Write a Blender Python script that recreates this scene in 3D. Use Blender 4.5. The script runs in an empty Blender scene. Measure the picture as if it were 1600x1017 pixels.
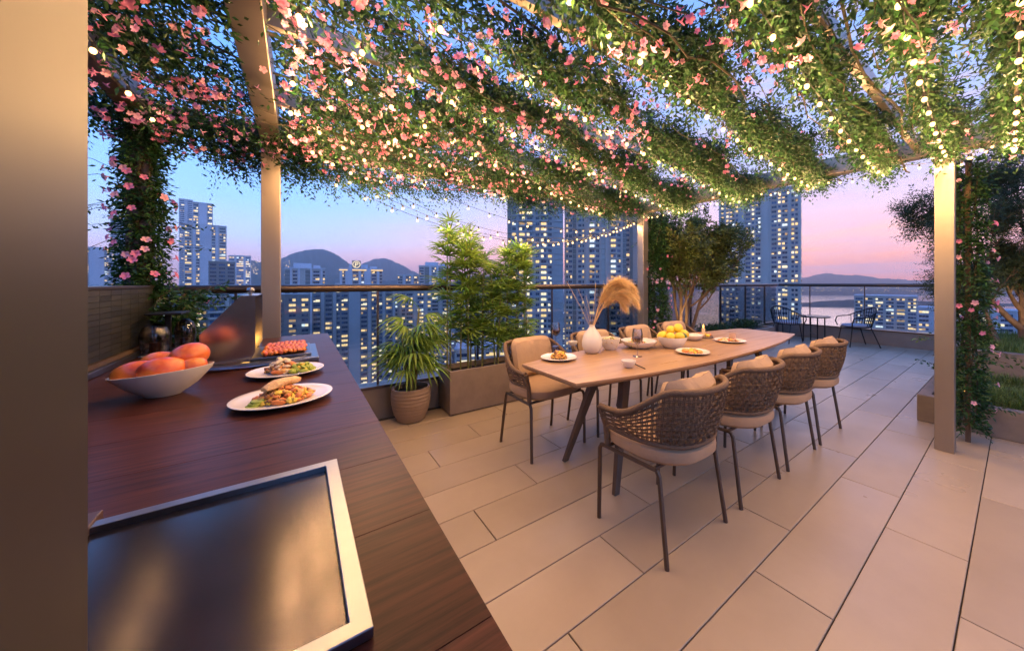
import bpy, math, random
import numpy as np
from mathutils import Vector, Matrix, Euler

random.seed(7)
rng = np.random.default_rng(11)
R = math.radians
SC = bpy.context.scene
COL = SC.collection

# ------------------------------------------------------------------ camera
EYE = 1.3
FPX, CX, CY = 540.0, 870.0, 442.0
CA, SA = 0.801, 0.599                   # heading: forward = (SA, CA)
cam_d = bpy.data.cameras.new('camera')
cam = bpy.data.objects.new('camera', cam_d)
COL.objects.link(cam)
cam.location = (0, 0, EYE)
cam.rotation_euler = (R(90), 0, -math.atan2(SA, CA))
cam_d.sensor_width = 36.0
cam_d.lens = FPX / 1600 * 36.0
cam_d.shift_x = -(CX - 800) / 1600
cam_d.shift_y = -(508.5 - CY) / 1600
cam_d.clip_start = 0.02
cam_d.clip_end = 60000
SC.camera = cam

# ------------------------------------------------------------------ world: dusk sky
SUN_AZ = Vector((0.93, 0.37, 0)).normalized()      # where the sun went down
world = bpy.data.worlds.new('World'); SC.world = world
world.use_nodes = True
nt = world.node_tree; nt.nodes.clear()
N = nt.nodes.new; L = nt.links.new
tc = N('ShaderNodeTexCoord')
sep = N('ShaderNodeSeparateXYZ'); L(tc.outputs['Generated'], sep.inputs[0])
def ramp(nt, stops, interp='EASE'):
    n = nt.nodes.new('ShaderNodeValToRGB'); n.color_ramp.interpolation = interp
    e = n.color_ramp.elements
    while len(e) < len(stops): e.new(0.5)
    for k, (p, c) in enumerate(stops):
        e[k].position = p; e[k].color = (c[0], c[1], c[2], 1)
    return n
def srgb(r, g, b):
    f = lambda v: v / 12.92 if v <= 0.04045 else ((v + 0.055) / 1.055) ** 2.4
    return (f(r / 255), f(g / 255), f(b / 255))
warm = ramp(nt, [(0.0, srgb(255, 132, 70)), (0.045, srgb(254, 154, 106)), (0.10, srgb(230, 168, 152)),
                 (0.17, srgb(190, 166, 186)), (0.27, srgb(150, 158, 204)), (0.55, srgb(104, 142, 208)), (1.0, srgb(74, 108, 178))], 'LINEAR')
cool = ramp(nt, [(0.0, srgb(226, 164, 168)), (0.05, srgb(208, 174, 192)), (0.10, srgb(166, 180, 218)),
                 (0.18, srgb(130, 172, 230)), (0.32, srgb(102, 156, 232)), (0.55, srgb(92, 138, 220)), (1.0, srgb(70, 108, 188))], 'LINEAR')
L(sep.outputs[2], warm.inputs[0]); L(sep.outputs[2], cool.inputs[0])
dot = N('ShaderNodeVectorMath'); dot.operation = 'DOT_PRODUCT'
L(tc.outputs['Generated'], dot.inputs[0]); dot.inputs[1].default_value = SUN_AZ
mr = N('ShaderNodeMapRange'); mr.interpolation_type = 'SMOOTHSTEP'
L(dot.outputs['Value'], mr.inputs['Value'])
mr.inputs['From Min'].default_value = 0.32; mr.inputs['From Max'].default_value = 0.97
mixs = N('ShaderNodeMix'); mixs.data_type = 'RGBA'
L(mr.outputs[0], mixs.inputs['Factor']); L(cool.outputs[0], mixs.inputs['A']); L(warm.outputs[0], mixs.inputs['B'])
# thin streaks of dusk cloud
mp = N('ShaderNodeMapping'); mp.inputs['Scale'].default_value = (1.6, 1.6, 16)
L(tc.outputs['Generated'], mp.inputs[0])
nz = N('ShaderNodeTexNoise'); nz.inputs['Scale'].default_value = 2.2; nz.inputs['Detail'].default_value = 6; nz.inputs['Roughness'].default_value = 0.55
L(mp.outputs[0], nz.inputs['Vector'])
cm = N('ShaderNodeMapRange'); L(nz.outputs['Fac'], cm.inputs['Value'])
cm.inputs['From Min'].default_value = 0.48; cm.inputs['From Max'].default_value = 0.72; cm.inputs['To Max'].default_value = 0.75
mixc = N('ShaderNodeMix'); mixc.data_type = 'RGBA'
cw_ = N('ShaderNodeMath'); cw_.operation = 'MULTIPLY'; L(cm.outputs[0], cw_.inputs[0]); L(mr.outputs[0], cw_.inputs[1]); L(cw_.outputs[0], mixc.inputs['Factor']); L(mixs.outputs['Result'], mixc.inputs['A']); mixc.inputs['B'].default_value = (*srgb(186, 158, 184), 1)
bg = N('ShaderNodeBackground'); L(mixc.outputs['Result'], bg.inputs['Color']); bg.inputs['Strength'].default_value = 1.85
wo = N('ShaderNodeOutputWorld'); L(bg.outputs[0], wo.inputs['Surface'])

# the last of the sun: weak, pink, wide
sun_d = bpy.data.lights.new('sun', 'SUN'); sun_d.energy = 0.3; sun_d.angle = R(20); sun_d.color = (1, 0.66, 0.58)
sun = bpy.data.objects.new('sun', sun_d); COL.objects.link(sun)
sun.rotation_euler = (-(SUN_AZ * math.cos(R(6)) + Vector((0, 0, math.sin(R(6)))))).to_track_quat('-Z', 'Y').to_euler()

SC.view_settings.view_transform = 'Standard'
SC.view_settings.look = 'None'
SC.view_settings.exposure = 0.35
SC.view_settings.gamma = 1.0
SC.view_settings.use_curve_mapping = False
cy = SC.cycles
cy.use_denoising = True
cy.use_adaptive_sampling = True; cy.adaptive_threshold = 0.045
cy.light_sampling_threshold = 0.02
cy.max_bounces = 5; cy.diffuse_bounces = 2; cy.glossy_bounces = 2; cy.transmission_bounces = 6
cy.transparent_max_bounces = 12; cy.volume_bounces = 0
cy.sample_clamp_indirect = 4.0; cy.sample_clamp_direct = 0
cy.caustics_reflective = False; cy.caustics_refractive = False
cy.use_light_tree = True

# ------------------------------------------------------------------ helpers
def P(px, py, z):
    """world point seen at photo pixel (px, py) at height z"""
    f = (EYE - z) * FPX / (py - CY); r = (px - CX) / FPX * f
    return Vector((SA * f + CA * r, CA * f - SA * r, z))
def PF(px, f, z=0.0):
    r = (px - CX) / FPX * f
    return Vector((SA * f + CA * r, CA * f - SA * r, z))
def zat(py, f): return EYE - (py - CY) * f / FPX

MATS = {}
def mat(name, color, rough=0.6, metal=0.0, spec=0.5, noise=0.0, nscale=8.0, stretch=(1, 1, 1), bump=0.0, bscale=None,
        color2=None, island=0.0, coat=0.0, rnd=0.0, emit=None, estr=0.0, rnoise=0.0, detail=6, objspace=True):
    if name in MATS: return MATS[name]
    m = bpy.data.materials.new(name); m.use_nodes = True
    t = m.node_tree; b = t.nodes['Principled BSDF']
    b.inputs['Base Color'].default_value = (*color, 1)
    b.inputs['Roughness'].default_value = rough
    b.inputs['Metallic'].default_value = metal
    b.inputs['Specular IOR Level'].default_value = spec
    if coat: b.inputs['Coat Weight'].default_value = coat; b.inputs['Coat Roughness'].default_value = 0.1
    if emit: b.inputs['Emission Color'].default_value = (*emit, 1); b.inputs['Emission Strength'].default_value = estr
    nn, ll = t.nodes.new, t.links.new
    if noise or bump or rnoise:
        c = nn('ShaderNodeTexCoord'); mp = nn('ShaderNodeMapping'); mp.inputs['Scale'].default_value = stretch
        ll(c.outputs['Object'], mp.inputs[0])
        oi = nn('ShaderNodeObjectInfo'); ad = nn('ShaderNodeVectorMath'); ad.operation = 'ADD'
        sc_ = nn('ShaderNodeVectorMath'); sc_.operation = 'SCALE'; sc_.inputs[0].default_value = (37, 19, 11)
        ll(oi.outputs['Random'], sc_.inputs['Scale']); ll(mp.outputs[0], ad.inputs[0]); ll(sc_.outputs[0], ad.inputs[1])
        vec = ad.outputs[0]
    col_out = None
    if noise:
        tx = nn('ShaderNodeTexNoise'); tx.inputs['Scale'].default_value = nscale; tx.inputs['Detail'].default_value = detail
        tx.inputs['Roughness'].default_value = 0.6
        ll(vec, tx.inputs['Vector'])
        c2 = color2 or tuple(v * 0.5 for v in color)
        rp = nn('ShaderNodeMapRange'); rp.inputs['From Min'].default_value = 0.3; rp.inputs['From Max'].default_value = 0.7
        rp.inputs['To Max'].default_value = noise
        ll(tx.outputs['Fac'], rp.inputs['Value'])
        mx = nn('ShaderNodeMix'); mx.data_type = 'RGBA'
        ll(rp.outputs[0], mx.inputs['Factor']); mx.inputs['A'].default_value = (*color, 1); mx.inputs['B'].default_value = (*c2, 1)
        col_out = mx.outputs['Result']
    if island or rnd:
        hs = nn('ShaderNodeHueSaturation')
        if col_out: ll(col_out, hs.inputs['Color'])
        else: hs.inputs['Color'].default_value = (*color, 1)
        if island: src = nn('ShaderNodeNewGeometry').outputs['Random Per Island']
        else: src = nn('ShaderNodeObjectInfo').outputs['Random']
        amt = island or rnd
        m1 = nn('ShaderNodeMapRange'); ll(src, m1.inputs['Value']); m1.inputs['To Min'].default_value = 1 - amt; m1.inputs['To Max'].default_value = 1 + amt
        ll(m1.outputs[0], hs.inputs['Value'])
        if island:
            mm = nn('ShaderNodeMath'); mm.operation = 'MULTIPLY'; ll(src, mm.inputs[0]); mm.inputs[1].default_value = 7.31
            fr = nn('ShaderNodeMath'); fr.operation = 'FRACT'; ll(mm.outputs[0], fr.inputs[0])
            m2 = nn('ShaderNodeMapRange'); ll(fr.outputs[0], m2.inputs['Value']); m2.inputs['To Min'].default_value = 0.5 - 0.05 * amt; m2.inputs['To Max'].default_value = 0.5 + 0.03 * amt
            ll(m2.outputs[0], hs.inputs['Hue'])
        col_out = hs.outputs[0]
    if col_out: ll(col_out, b.inputs['Base Color'])
    if rnoise:
        tr = nn('ShaderNodeTexNoise'); tr.inputs['Scale'].default_value = nscale * 0.6; tr.inputs['Detail'].default_value = 4; ll(vec, tr.inputs['Vector'])
        m3 = nn('ShaderNodeMapRange'); ll(tr.outputs['Fac'], m3.inputs['Value']); m3.inputs['From Min'].default_value = 0.3; m3.inputs['From Max'].default_value = 0.7
        m3.inputs['To Min'].default_value = max(0.02, rough - rnoise); m3.inputs['To Max'].default_value = rough + rnoise
        ll(m3.outputs[0], b.inputs['Roughness'])
    if bump:
        tb = nn('ShaderNodeTexNoise'); tb.inputs['Scale'].default_value = bscale or nscale; tb.inputs['Detail'].default_value = 4; ll(vec, tb.inputs['Vector'])
        bp = nn('ShaderNodeBump'); bp.inputs['Strength'].default_value = bump; bp.inputs['Distance'].default_value = 0.01
        ll(tb.outputs['Fac'], bp.inputs['Height']); ll(bp.outputs[0], b.inputs['Normal'])
    MATS[name] = m
    return m

def leafmat(name, color, island=0.5, trans=0.35, rough=0.45):
    m = bpy.data.materials.new(name); m.use_nodes = True
    t = m.node_tree; b = t.nodes['Principled BSDF']; nn, ll = t.nodes.new, t.links.new
    b.inputs['Roughness'].default_value = rough; b.inputs['Specular IOR Level'].default_value = 0.35
    g = nn('ShaderNodeNewGeometry'); hs = nn('ShaderNodeHueSaturation'); hs.inputs['Color'].default_value = (*color, 1)
    m1 = nn('ShaderNodeMapRange'); ll(g.outputs['Random Per Island'], m1.inputs['Value']); m1.inputs['To Min'].default_value = 1 - island; m1.inputs['To Max'].default_value = 1 + island
    ll(m1.outputs[0], hs.inputs['Value'])
    mm = nn('ShaderNodeMath'); mm.operation = 'MULTIPLY'; ll(g.outputs['Random Per Island'], mm.inputs[0]); mm.inputs[1].default_value = 7.31
    fr = nn('ShaderNodeMath'); fr.operation = 'FRACT'; ll(mm.outputs[0], fr.inputs[0])
    m2 = nn('ShaderNodeMapRange'); ll(fr.outputs[0], m2.inputs['Value']); m2.inputs['To Min'].default_value = 0.5 - 0.05 * island; m2.inputs['To Max'].default_value = 0.5 + 0.04 * island
    ll(m2.outputs[0], hs.inputs['Hue'])
    ll(hs.outputs[0], b.inputs['Base Color'])
    tr = nn('ShaderNodeBsdfTranslucent'); ll(hs.outputs[0], tr.inputs['Color'])
    mx = nn('ShaderNodeMixShader'); mx.inputs[0].default_value = trans
    ll(b.outputs[0], mx.inputs[1]); ll(tr.outputs[0], mx.inputs[2]); ll(mx.outputs[0], t.nodes['Material Output'].inputs['Surface'])
    MATS[name] = m
    return m

def glassmat(name, tint=(0.92, 0.96, 0.97), rough=0.02, fac=0.05, ior=1.45):
    m = bpy.data.materials.new(name); m.use_nodes = True
    t = m.node_tree; t.nodes.clear(); nn, ll = t.nodes.new, t.links.new
    tr = nn('ShaderNodeBsdfTransparent'); tr.inputs['Color'].default_value = (*tint, 1)
    gl = nn('ShaderNodeBsdfGlossy'); gl.inputs['Roughness'].default_value = rough; gl.inputs['Color'].default_value = (1, 1, 1, 1)
    fr = nn('ShaderNodeFresnel'); fr.inputs['IOR'].default_value = ior
    ad = nn('ShaderNodeMath'); ad.operation = 'MULTIPLY_ADD'; ll(fr.outputs[0], ad.inputs[0]); ad.inputs[1].default_value = 0.8; ad.inputs[2].default_value = fac - 0.03
    ad.use_clamp = True
    mx = nn('ShaderNodeMixShader'); ll(ad.outputs[0], mx.inputs[0]); ll(tr.outputs[0], mx.inputs[1]); ll(gl.outputs[0], mx.inputs[2])
    o = nn('ShaderNodeOutputMaterial'); ll(mx.outputs[0], o.inputs['Surface'])
    MATS[name] = m
    return m

def emat(name, color, strength, sample=True):
    m = bpy.data.materials.new(name); m.use_nodes = True
    t = m.node_tree; t.nodes.clear()
    e = t.nodes.new('ShaderNodeEmission'); e.inputs['Color'].default_value = (*color, 1); e.inputs['Strength'].default_value = strength
    o = t.nodes.new('ShaderNodeOutputMaterial'); t.links.new(e.outputs[0], o.inputs['Surface'])
    if not sample: m.cycles.emission_sampling = 'NONE'
    MATS[name] = m
    return m

class MB:
    """collects shapes, builds one mesh"""
    def __init__(s): s.v = []; s.f = []; s.mi = []; s.cur = 0
    def add(s, vs, fs, xf=None):
        o = len(s.v)
        for p in vs:
            p = Vector(p)
            s.v.append(tuple(xf @ p) if xf else tuple(p))
        for f in fs: s.f.append(tuple(i + o for i in f)); s.mi.append(s.cur)
        return s
    def box(s, x0, y0, z0, x1, y1, z1, xf=None):
        return s.add([(x0, y0, z0), (x1, y0, z0), (x1, y1, z0), (x0, y1, z0), (x0, y0, z1), (x1, y0, z1), (x1, y1, z1), (x0, y1, z1)],
                     [(0, 3, 2, 1), (4, 5, 6, 7), (0, 1, 5, 4), (1, 2, 6, 5), (2, 3, 7, 6), (3, 0, 4, 7)], xf)
    def prism(s, poly, z0, z1, xf=None):
        n = len(poly)
        vs = [(x, y, z0) for x, y in poly] + [(x, y, z1) for x, y in poly]
        fs = [tuple(range(n - 1, -1, -1)), tuple(range(n, 2 * n))] + [(i, (i + 1) % n, n + (i + 1) % n, n + i) for i in range(n)]
        return s.add(vs, fs, xf)
    def tube(s, pts, rad, n=8, cap=True, closed=False):
        pts = [Vector(p) for p in pts]; m = len(pts)
        rads = rad if hasattr(rad, '__len__') else [rad] * m
        o = len(s.v); up = None
        for i, p in enumerate(pts):
            if closed: d = pts[(i + 1) % m] - pts[i - 1]
            else: d = pts[min(i + 1, m - 1)] - pts[max(i - 1, 0)]
            d = d.normalized() if d.length > 1e-9 else Vector((0, 0, 1))
            if up is None:
                up = Vector((0, 0, 1)) if abs(d.z) < 0.9 else Vector((1, 0, 0))
            a = d.cross(up)
            a = a.normalized() if a.length > 1e-6 else d.orthogonal().normalized()
            b = a.cross(d).normalized(); up = b
            for k in range(n):
                t = 2 * math.pi * k / n
                s.v.append(tuple(p + (a * math.cos(t) + b * math.sin(t)) * rads[i]))
        segs = m if closed else m - 1
        for i in range(segs):
            j = (i + 1) % m
            for k in range(n):
                s.f.append((o + i * n + k, o + i * n + (k + 1) % n, o + j * n + (k + 1) % n, o + j * n + k)); s.mi.append(s.cur)
        if cap and not closed:
            s.f.append(tuple(o + k for k in range(n - 1, -1, -1))); s.mi.append(s.cur)
            s.f.append(tuple(o + (m - 1) * n + k for k in range(n))); s.mi.append(s.cur)
        return s
    def lathe(s, prof, n=32, c=(0, 0, 0), sx=1.0, sy=1.0, rot=0.0):
        o = len(s.v); m = len(prof)
        for r, z in prof:
            for k in range(n):
                t = 2 * math.pi * k / n
                x, y = r * math.cos(t) * sx, r * math.sin(t) * sy
                s.v.append((c[0] + x * math.cos(rot) - y * math.sin(rot), c[1] + x * math.sin(rot) + y * math.cos(rot), c[2] + z))
        for i in range(m - 1):
            for k in range(n):
                s.f.append((o + i * n + k, o + i * n + (k + 1) % n, o + (i + 1) * n + (k + 1) % n, o + (i + 1) * n + k)); s.mi.append(s.cur)
        if prof[0][0] > 1e-4: s.f.append(tuple(o + k for k in range(n - 1, -1, -1))); s.mi.append(s.cur)
        if prof[-1][0] > 1e-4: s.f.append(tuple(o + (m - 1) * n + k for k in range(n))); s.mi.append(s.cur)
        return s
    def ball(s, c, r, n=8, m=6, sc=(1, 1, 1), rot=None, jit=0.0):
        o = len(s.v); c = Vector(c); q = rot.to_matrix() if rot else None
        def put(x, y, z):
            j = 1 + random.uniform(-jit, jit)
            p = Vector((x * sc[0], y * sc[1], z * sc[2])) * r * j
            if q: p = q @ p
            s.v.append(tuple(c + p))
        put(0, 0, -1)
        for i in range(1, m):
            a = -math.pi / 2 + math.pi * i / m
            for k in range(n):
                t = 2 * math.pi * k / n; put(math.cos(a) * math.cos(t), math.cos(a) * math.sin(t), math.sin(a))
        put(0, 0, 1); e = len(s.v) - 1
        for k in range(n):
            s.f.append((o, o + 1 + (k + 1) % n, o + 1 + k)); s.mi.append(s.cur)
            s.f.append((e, e - n + k, e - n + (k + 1) % n)); s.mi.append(s.cur)
        for i in range(m - 2):
            for k in range(n):
                a = o + 1 + i * n
                s.f.append((a + k, a + (k + 1) % n, a + n + (k + 1) % n, a + n + k)); s.mi.append(s.cur)
        return s
    def mesh(s, name, mats, smooth=False):
        me = bpy.data.meshes.new(name); me.from_pydata(s.v, [], s.f)
        for m in (mats if isinstance(mats, (list, tuple)) else [mats]): me.materials.append(m)
        if isinstance(mats, (list, tuple)) and len(mats) > 1: me.polygons.foreach_set('material_index', s.mi)
        if smooth:
            me.shade_smooth()
            try: me.set_sharp_from_angle(angle=R(38))
            except Exception: pass
        me.update(); return me
    def build(s, name, mats, parent=None, smooth=False, bevel=0.0, loc=None):
        o = link(name, s.mesh(name, mats, smooth), parent)
        if loc: o.location = loc
        if bevel:
            b = o.modifiers.new('bevel', 'BEVEL'); b.width = bevel; b.segments = 2; b.limit_method = 'ANGLE'
        return o

def link(name, data, parent=None, loc=None, rz=None):
    o = bpy.data.objects.new(name, data); COL.objects.link(o)
    if parent: o.parent = parent
    if loc is not None: o.location = loc
    if rz is not None: o.rotation_euler = (0, 0, rz)
    return o
def tag(o, label=None, cat=None, group=None, kind=None):
    if label: o['label'] = label
    if cat: o['category'] = cat
    if group: o['group'] = group
    if kind: o['kind'] = kind
    return o
def thing(name, label, cat, loc=(0, 0, 0), rz=0.0, group=None):
    return tag(link(name, None, None, loc, rz), label, cat, group)
def mesh_np(name, verts, faces, material, smooth=False):
    """faces: (n,k) array"""
    me = bpy.data.meshes.new(name); nf, k = faces.shape
    me.vertices.add(len(verts)); me.vertices.foreach_set('co', np.asarray(verts, dtype=np.float32).ravel())
    me.loops.add(nf * k); me.loops.foreach_set('vertex_index', faces.astype(np.int32).ravel())
    me.polygons.add(nf); me.polygons.foreach_set('loop_start', np.arange(0, nf * k, k, dtype=np.int32))
    me.materials.append(material); me.update(calc_edges=True)
    if smooth: me.shade_smooth()
    return me

# ---- leaves
def unit(a): return a / np.maximum(np.linalg.norm(a, axis=1, keepdims=True), 1e-9)
LEAF_T = np.array([(0, 0, 0), (.42, .5, .0), (.42, -.5, .0), (.45, 0, -.10), (1.0, 0, -.05)])
LEAF_F = np.array([(0, 2, 3), (0, 3, 1), (1, 3, 4), (3, 2, 4)])
def leaf_arrays(pos, d, nrm, length, wr=0.4):
    d = unit(d); s = unit(np.cross(nrm, d)); n = np.cross(d, s)
    L_ = length[:, None, None]
    v = pos[:, None, :] + L_ * (LEAF_T[None, :, 0:1] * d[:, None, :] + wr * LEAF_T[None, :, 1:2] * s[:, None, :] + LEAF_T[None, :, 2:3] * n[:, None, :])
    f = LEAF_F[None] + 5 * np.arange(len(pos))[:, None, None]
    return v.reshape(-1, 3), f.reshape(-1, 3)
def sprigs(base, d, k=8, slen=0.22, llen=0.045, droop=0.35, spread=0.9, jl=0.35):
    """pinnate twigs: k leaves along each, returns leaf position, direction, normal, length"""
    n = len(base); d = unit(d)
    up = np.tile([0., 0, 1.], (n, 1)) + rng.normal(0, 0.6, (n, 3))
    side = unit(np.cross(d, up)); nrm = np.cross(side, d)
    ln = slen * rng.uniform(0.6, 1.35, n)
    ps, ds, ns = [], [], []
    for i in range(k):
        t = (i + 0.7) / k
        p = base + d * (ln * t)[:, None]; p[:, 2] -= droop * ln * t * t
        sgn = 1 if i % 2 else -1
        ld = d * 0.75 + sgn * side * spread + rng.normal(0, 0.28, (n, 3)); ld[:, 2] -= 0.25
        ps.append(p); ds.append(ld); ns.append(nrm + rng.normal(0, 0.35, (n, 3)))
    pos = np.concatenate(ps); dr = unit(np.concatenate(ds)); nr = np.concatenate(ns)
    le = llen * rng.uniform(1 - jl, 1 + jl, len(pos))
    return pos, dr, nr, le

M = MATS
mat('champagne', (0.38, 0.315, 0.25), 0.34, 0.8, noise=0.35, nscale=3, stretch=(1, 1, .15), rnoise=0.06)
mat('champagne_panel', (0.066, 0.057, 0.054), 0.42, 0.5, spec=0.08, noise=0.25, nscale=2, stretch=(1, 1, .3), rnoise=0.08)
mat('dark_beam', (0.09, 0.06, 0.045), 0.35, 0.6)
mat('rail_metal', (0.10, 0.075, 0.06), 0.32, 0.85)
mat('parapet', (0.24, 0.19, 0.155), 0.6, noise=0.3, nscale=5)
mat('floor_tile', (0.42, 0.322, 0.218), 0.36, noise=0.6, nscale=2.6, color2=(0.335, 0.255, 0.17), rnd=0.075, rnoise=0.09, bump=0.02, bscale=60)
mat('grout', (0.035, 0.028, 0.024), 0.9)
mat('walnut', (0.105, 0.034, 0.020), 0.30, spec=0.09, noise=1.0, nscale=7, stretch=(0.8, 13, 13), color2=(0.024, 0.009, 0.007), rnd=0.2, detail=9)
mat('walnut_edge', (0.06, 0.028, 0.02), 0.4)
mat('oak', (0.44, 0.265, 0.135), 0.33, noise=0.8, nscale=3.0, stretch=(0.7, 10, 10), color2=(0.27, 0.155, 0.088), rnoise=0.06, detail=8)
mat('oak_leg', (0.13, 0.085, 0.055), 0.4, noise=0.5, nscale=4, stretch=(4, 4, .6))
mat('steel', (0.27, 0.28, 0.31), 0.3, 1.0, noise=0.12, nscale=2, stretch=(1, 14, 1))
mat('hood_steel', (0.58, 0.53, 0.50), 0.19, 1.0)
mat('griddle', (0.10, 0.088, 0.088), 0.19, 0.9, noise=0.3, nscale=2.0, rnoise=0.06)
mat('bronze_leg', (0.12, 0.085, 0.062), 0.4, 0.7)
mat('rope', (0.175, 0.105, 0.058), 0.85, noise=0.5, nscale=60, bump=0.4, bscale=120)
mat('cushion', (0.43, 0.275, 0.155), 0.9, noise=0.3, nscale=9, bump=0.25, bscale=24)
mat('pillow', (0.47, 0.31, 0.185), 0.92, noise=0.3, nscale=12, bump=0.5, bscale=16)
mat('black_metal', (0.018, 0.018, 0.022), 0.4, 0.6)
mat('grey_cushion', (0.35, 0.34, 0.38), 0.9, noise=0.3, nscale=9)
mat('ceramic', (0.72, 0.66, 0.58), 0.28, noise=0.15, nscale=6)
mat('plate_white', (0.80, 0.73, 0.64), 0.22, coat=0.3)
mat('stone', (0.27, 0.205, 0.155), 0.6, noise=0.75, nscale=3.2, color2=(0.145, 0.098, 0.07), bump=0.12, bscale=25, rnoise=0.12, detail=10)
mat('stone_rough', (0.23, 0.18, 0.14), 0.8, noise=0.7, nscale=6, color2=(0.12, 0.09, 0.07), bump=0.3, bscale=30)
mat('clay_pot', (0.30, 0.205, 0.135), 0.75, noise=0.6, nscale=5, stretch=(1, 1, 9), color2=(0.20, 0.13, 0.085), bump=0.3, bscale=10)
mat('soil', (0.03, 0.02, 0.013), 0.95, noise=0.6, nscale=40, bump=0.8, bscale=40)
mat('bark', (0.20, 0.12, 0.07), 0.85, noise=0.8, nscale=10, stretch=(3, 3, .6), color2=(0.07, 0.042, 0.027), bump=0.7, bscale=20)
mat('stem', (0.07, 0.055, 0.026), 0.8, noise=0.5, nscale=20)
mat('cane', (0.16, 0.17, 0.05), 0.6, noise=0.6, nscale=8, stretch=(1, 1, 6), color2=(0.10, 0.075, 0.03))
mat('splash_tile', (0.028, 0.027, 0.024), 0.35, rnd=0.35)
mat('splash_base', (0.02, 0.02, 0.018), 0.7)
mat('mango', (0.50, 0.022, 0.016), 0.36, noise=1.0, nscale=13.0, color2=(0.78, 0.22, 0.025), coat=0.2, detail=3, rnd=0.1)
mat('lemon', (0.82, 0.55, 0.035), 0.4, bump=0.2, bscale=60, rnd=0.1)
mat('lime', (0.08, 0.13, 0.02), 0.4, bump=0.2, bscale=60)
mat('wire', (0.012, 0.011, 0.010), 0.6)
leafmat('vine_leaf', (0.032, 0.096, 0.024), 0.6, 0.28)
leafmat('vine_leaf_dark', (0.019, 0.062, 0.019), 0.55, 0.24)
leafmat('palm_leaf', (0.25, 0.40, 0.07), 0.35, 0.45)
leafmat('palm_leaf_dark', (0.14, 0.28, 0.055), 0.4, 0.42)
leafmat('olive_leaf', (0.055, 0.085, 0.038), 0.5, 0.25)
leafmat('tree_leaf', (0.10, 0.135, 0.033), 0.55, 0.3)
leafmat('grass_leaf', (0.12, 0.185, 0.04), 0.4, 0.3)
leafmat('petal', (0.82, 0.27, 0.43), 0.2, 0.4, 0.6)
leafmat('petal_pale', (0.88, 0.47, 0.56), 0.12, 0.4, 0.6)
leafmat('petal_magenta', (0.78, 0.36, 0.62), 0.2, 0.4, 0.6)
leafmat('pampas', (0.82, 0.62, 0.34), 0.2, 0.5, 0.9)
glassmat('pane_glass', (0.90, 0.945, 0.965), 0.01, 0.05)
glassmat('wine_glass', (0.94, 0.93, 0.92), 0.01, 0.07)
glassmat('smoke_glass', (0.50, 0.43, 0.40), 0.02, 0.10)
mat('wine', (0.07, 0.004, 0.006), 0.1, coat=0.3)
BULB = emat('bulb_glow', (1.0, 0.58, 0.21), 4.6, False)
emat('flame', (1.0, 0.50, 0.10), 5.0)

# ================================================================== SETTING: terrace
def struct(o): o['kind'] = 'structure'; return o

# floor: grout bed + separate plank tiles (0.289 x 1.265 m, third-bond)
TW, TL, GAP = 0.289, 1.265, 0.005
mb = MB(); mb.box(-3.0, -4.5, -0.25, 10.3, 4.0, -0.008)
terrace = struct(mb.build('terrace_floor', M['grout']))
tile_meshes = {}
def tile_mesh(l):
    key = round(l, 3)
    if key not in tile_meshes:
        b = 0.002; x0, x1, y0, y1 = 0, l - GAP, 0, TW - GAP
        m = MB(); m.add([(x0, y0, -.008), (x1, y0, -.008), (x1, y1, -.008), (x0, y1, -.008),
                         (x0, y0, -b), (x1, y0, -b), (x1, y1, -b), (x0, y1, -b),
                         (x0 + b, y0 + b, 0), (x1 - b, y0 + b, 0), (x1 - b, y1 - b, 0), (x0 + b, y1 - b, 0)],
                        [(0, 1, 5, 4), (1, 2, 6, 5), (2, 3, 7, 6), (3, 0, 4, 7), (4, 5, 9, 8), (5, 6, 10, 9), (6, 7, 11, 10), (7, 4, 8, 11), (8, 9, 10, 11)])
        tile_meshes[key] = m.mesh('tile', M['floor_tile'])
    return tile_meshes[key]
for row in range(-9, 13):
    y0 = 0.142 + row * TW
    off = (row % 3) * 0.413 - 0.02
    k0 = math.floor((0.2 - off) / TL)
    for k in range(k0, 9):
        xa, xb = off + k * TL, off + (k + 1) * TL
        xa, xb = max(xa, 0.16), min(xb, 9.75)
        if xb - xa < 0.06 or y0 + TW > 3.70: continue
        f1 = SA * xb + CA * y0; 
        if f1 < 0.3: continue
        link('tile', tile_mesh(xb - xa), terrace, (xa, y0, 0))

# ------------------------------------------------------------------ parapet + glass balustrade (two runs)
RY, RX = 3.68, 9.75
def balustrade(label, along, fixed, a, b, posts):
    t = thing('glass_balustrade', label, 'balustrade', (0, 0, 0))
    def bx(u0, w0, z0, u1, w1, z1):
        return MB().box(u0, w0, z0, u1, w1, z1) if along == 'x' else MB().box(w0, u0, z0, w1, u1, z1)
    bx(a, fixed, -0.2, b, fixed + 0.16, 0.29).build('parapet', M['parapet'], t, bevel=0.006)
    bx(a, fixed - 0.012, 0.29, b, fixed + 0.175, 0.315).build('coping', M['rail_metal'], t, bevel=0.003)
    # rounded hand rail
    pts = [(a, fixed + 0.07, 1.25), (b, fixed + 0.07, 1.25)] if along == 'x' else [(fixed + 0.07, a, 1.25), (fixed + 0.07, b, 1.25)]
    m = MB().tube(pts, 0.034, 16)
    m.build('handrail', M['rail_metal'], t, smooth=True)
    ed = [a] + posts + [b]
    for u in posts:
        bx(u - 0.008, fixed + 0.055, 0.315, u + 0.008, fixed + 0.085, 1.23).build('stanchion', M['rail_metal'], t)
    for u0, u1 in zip(ed[:-1], ed[1:]):
        bx(u0 + 0.012, fixed + 0.066, 0.315, u1 - 0.012, fixed + 0.076, 1.225).build('glass_pane', M['pane_glass'], t)
    return t
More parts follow.
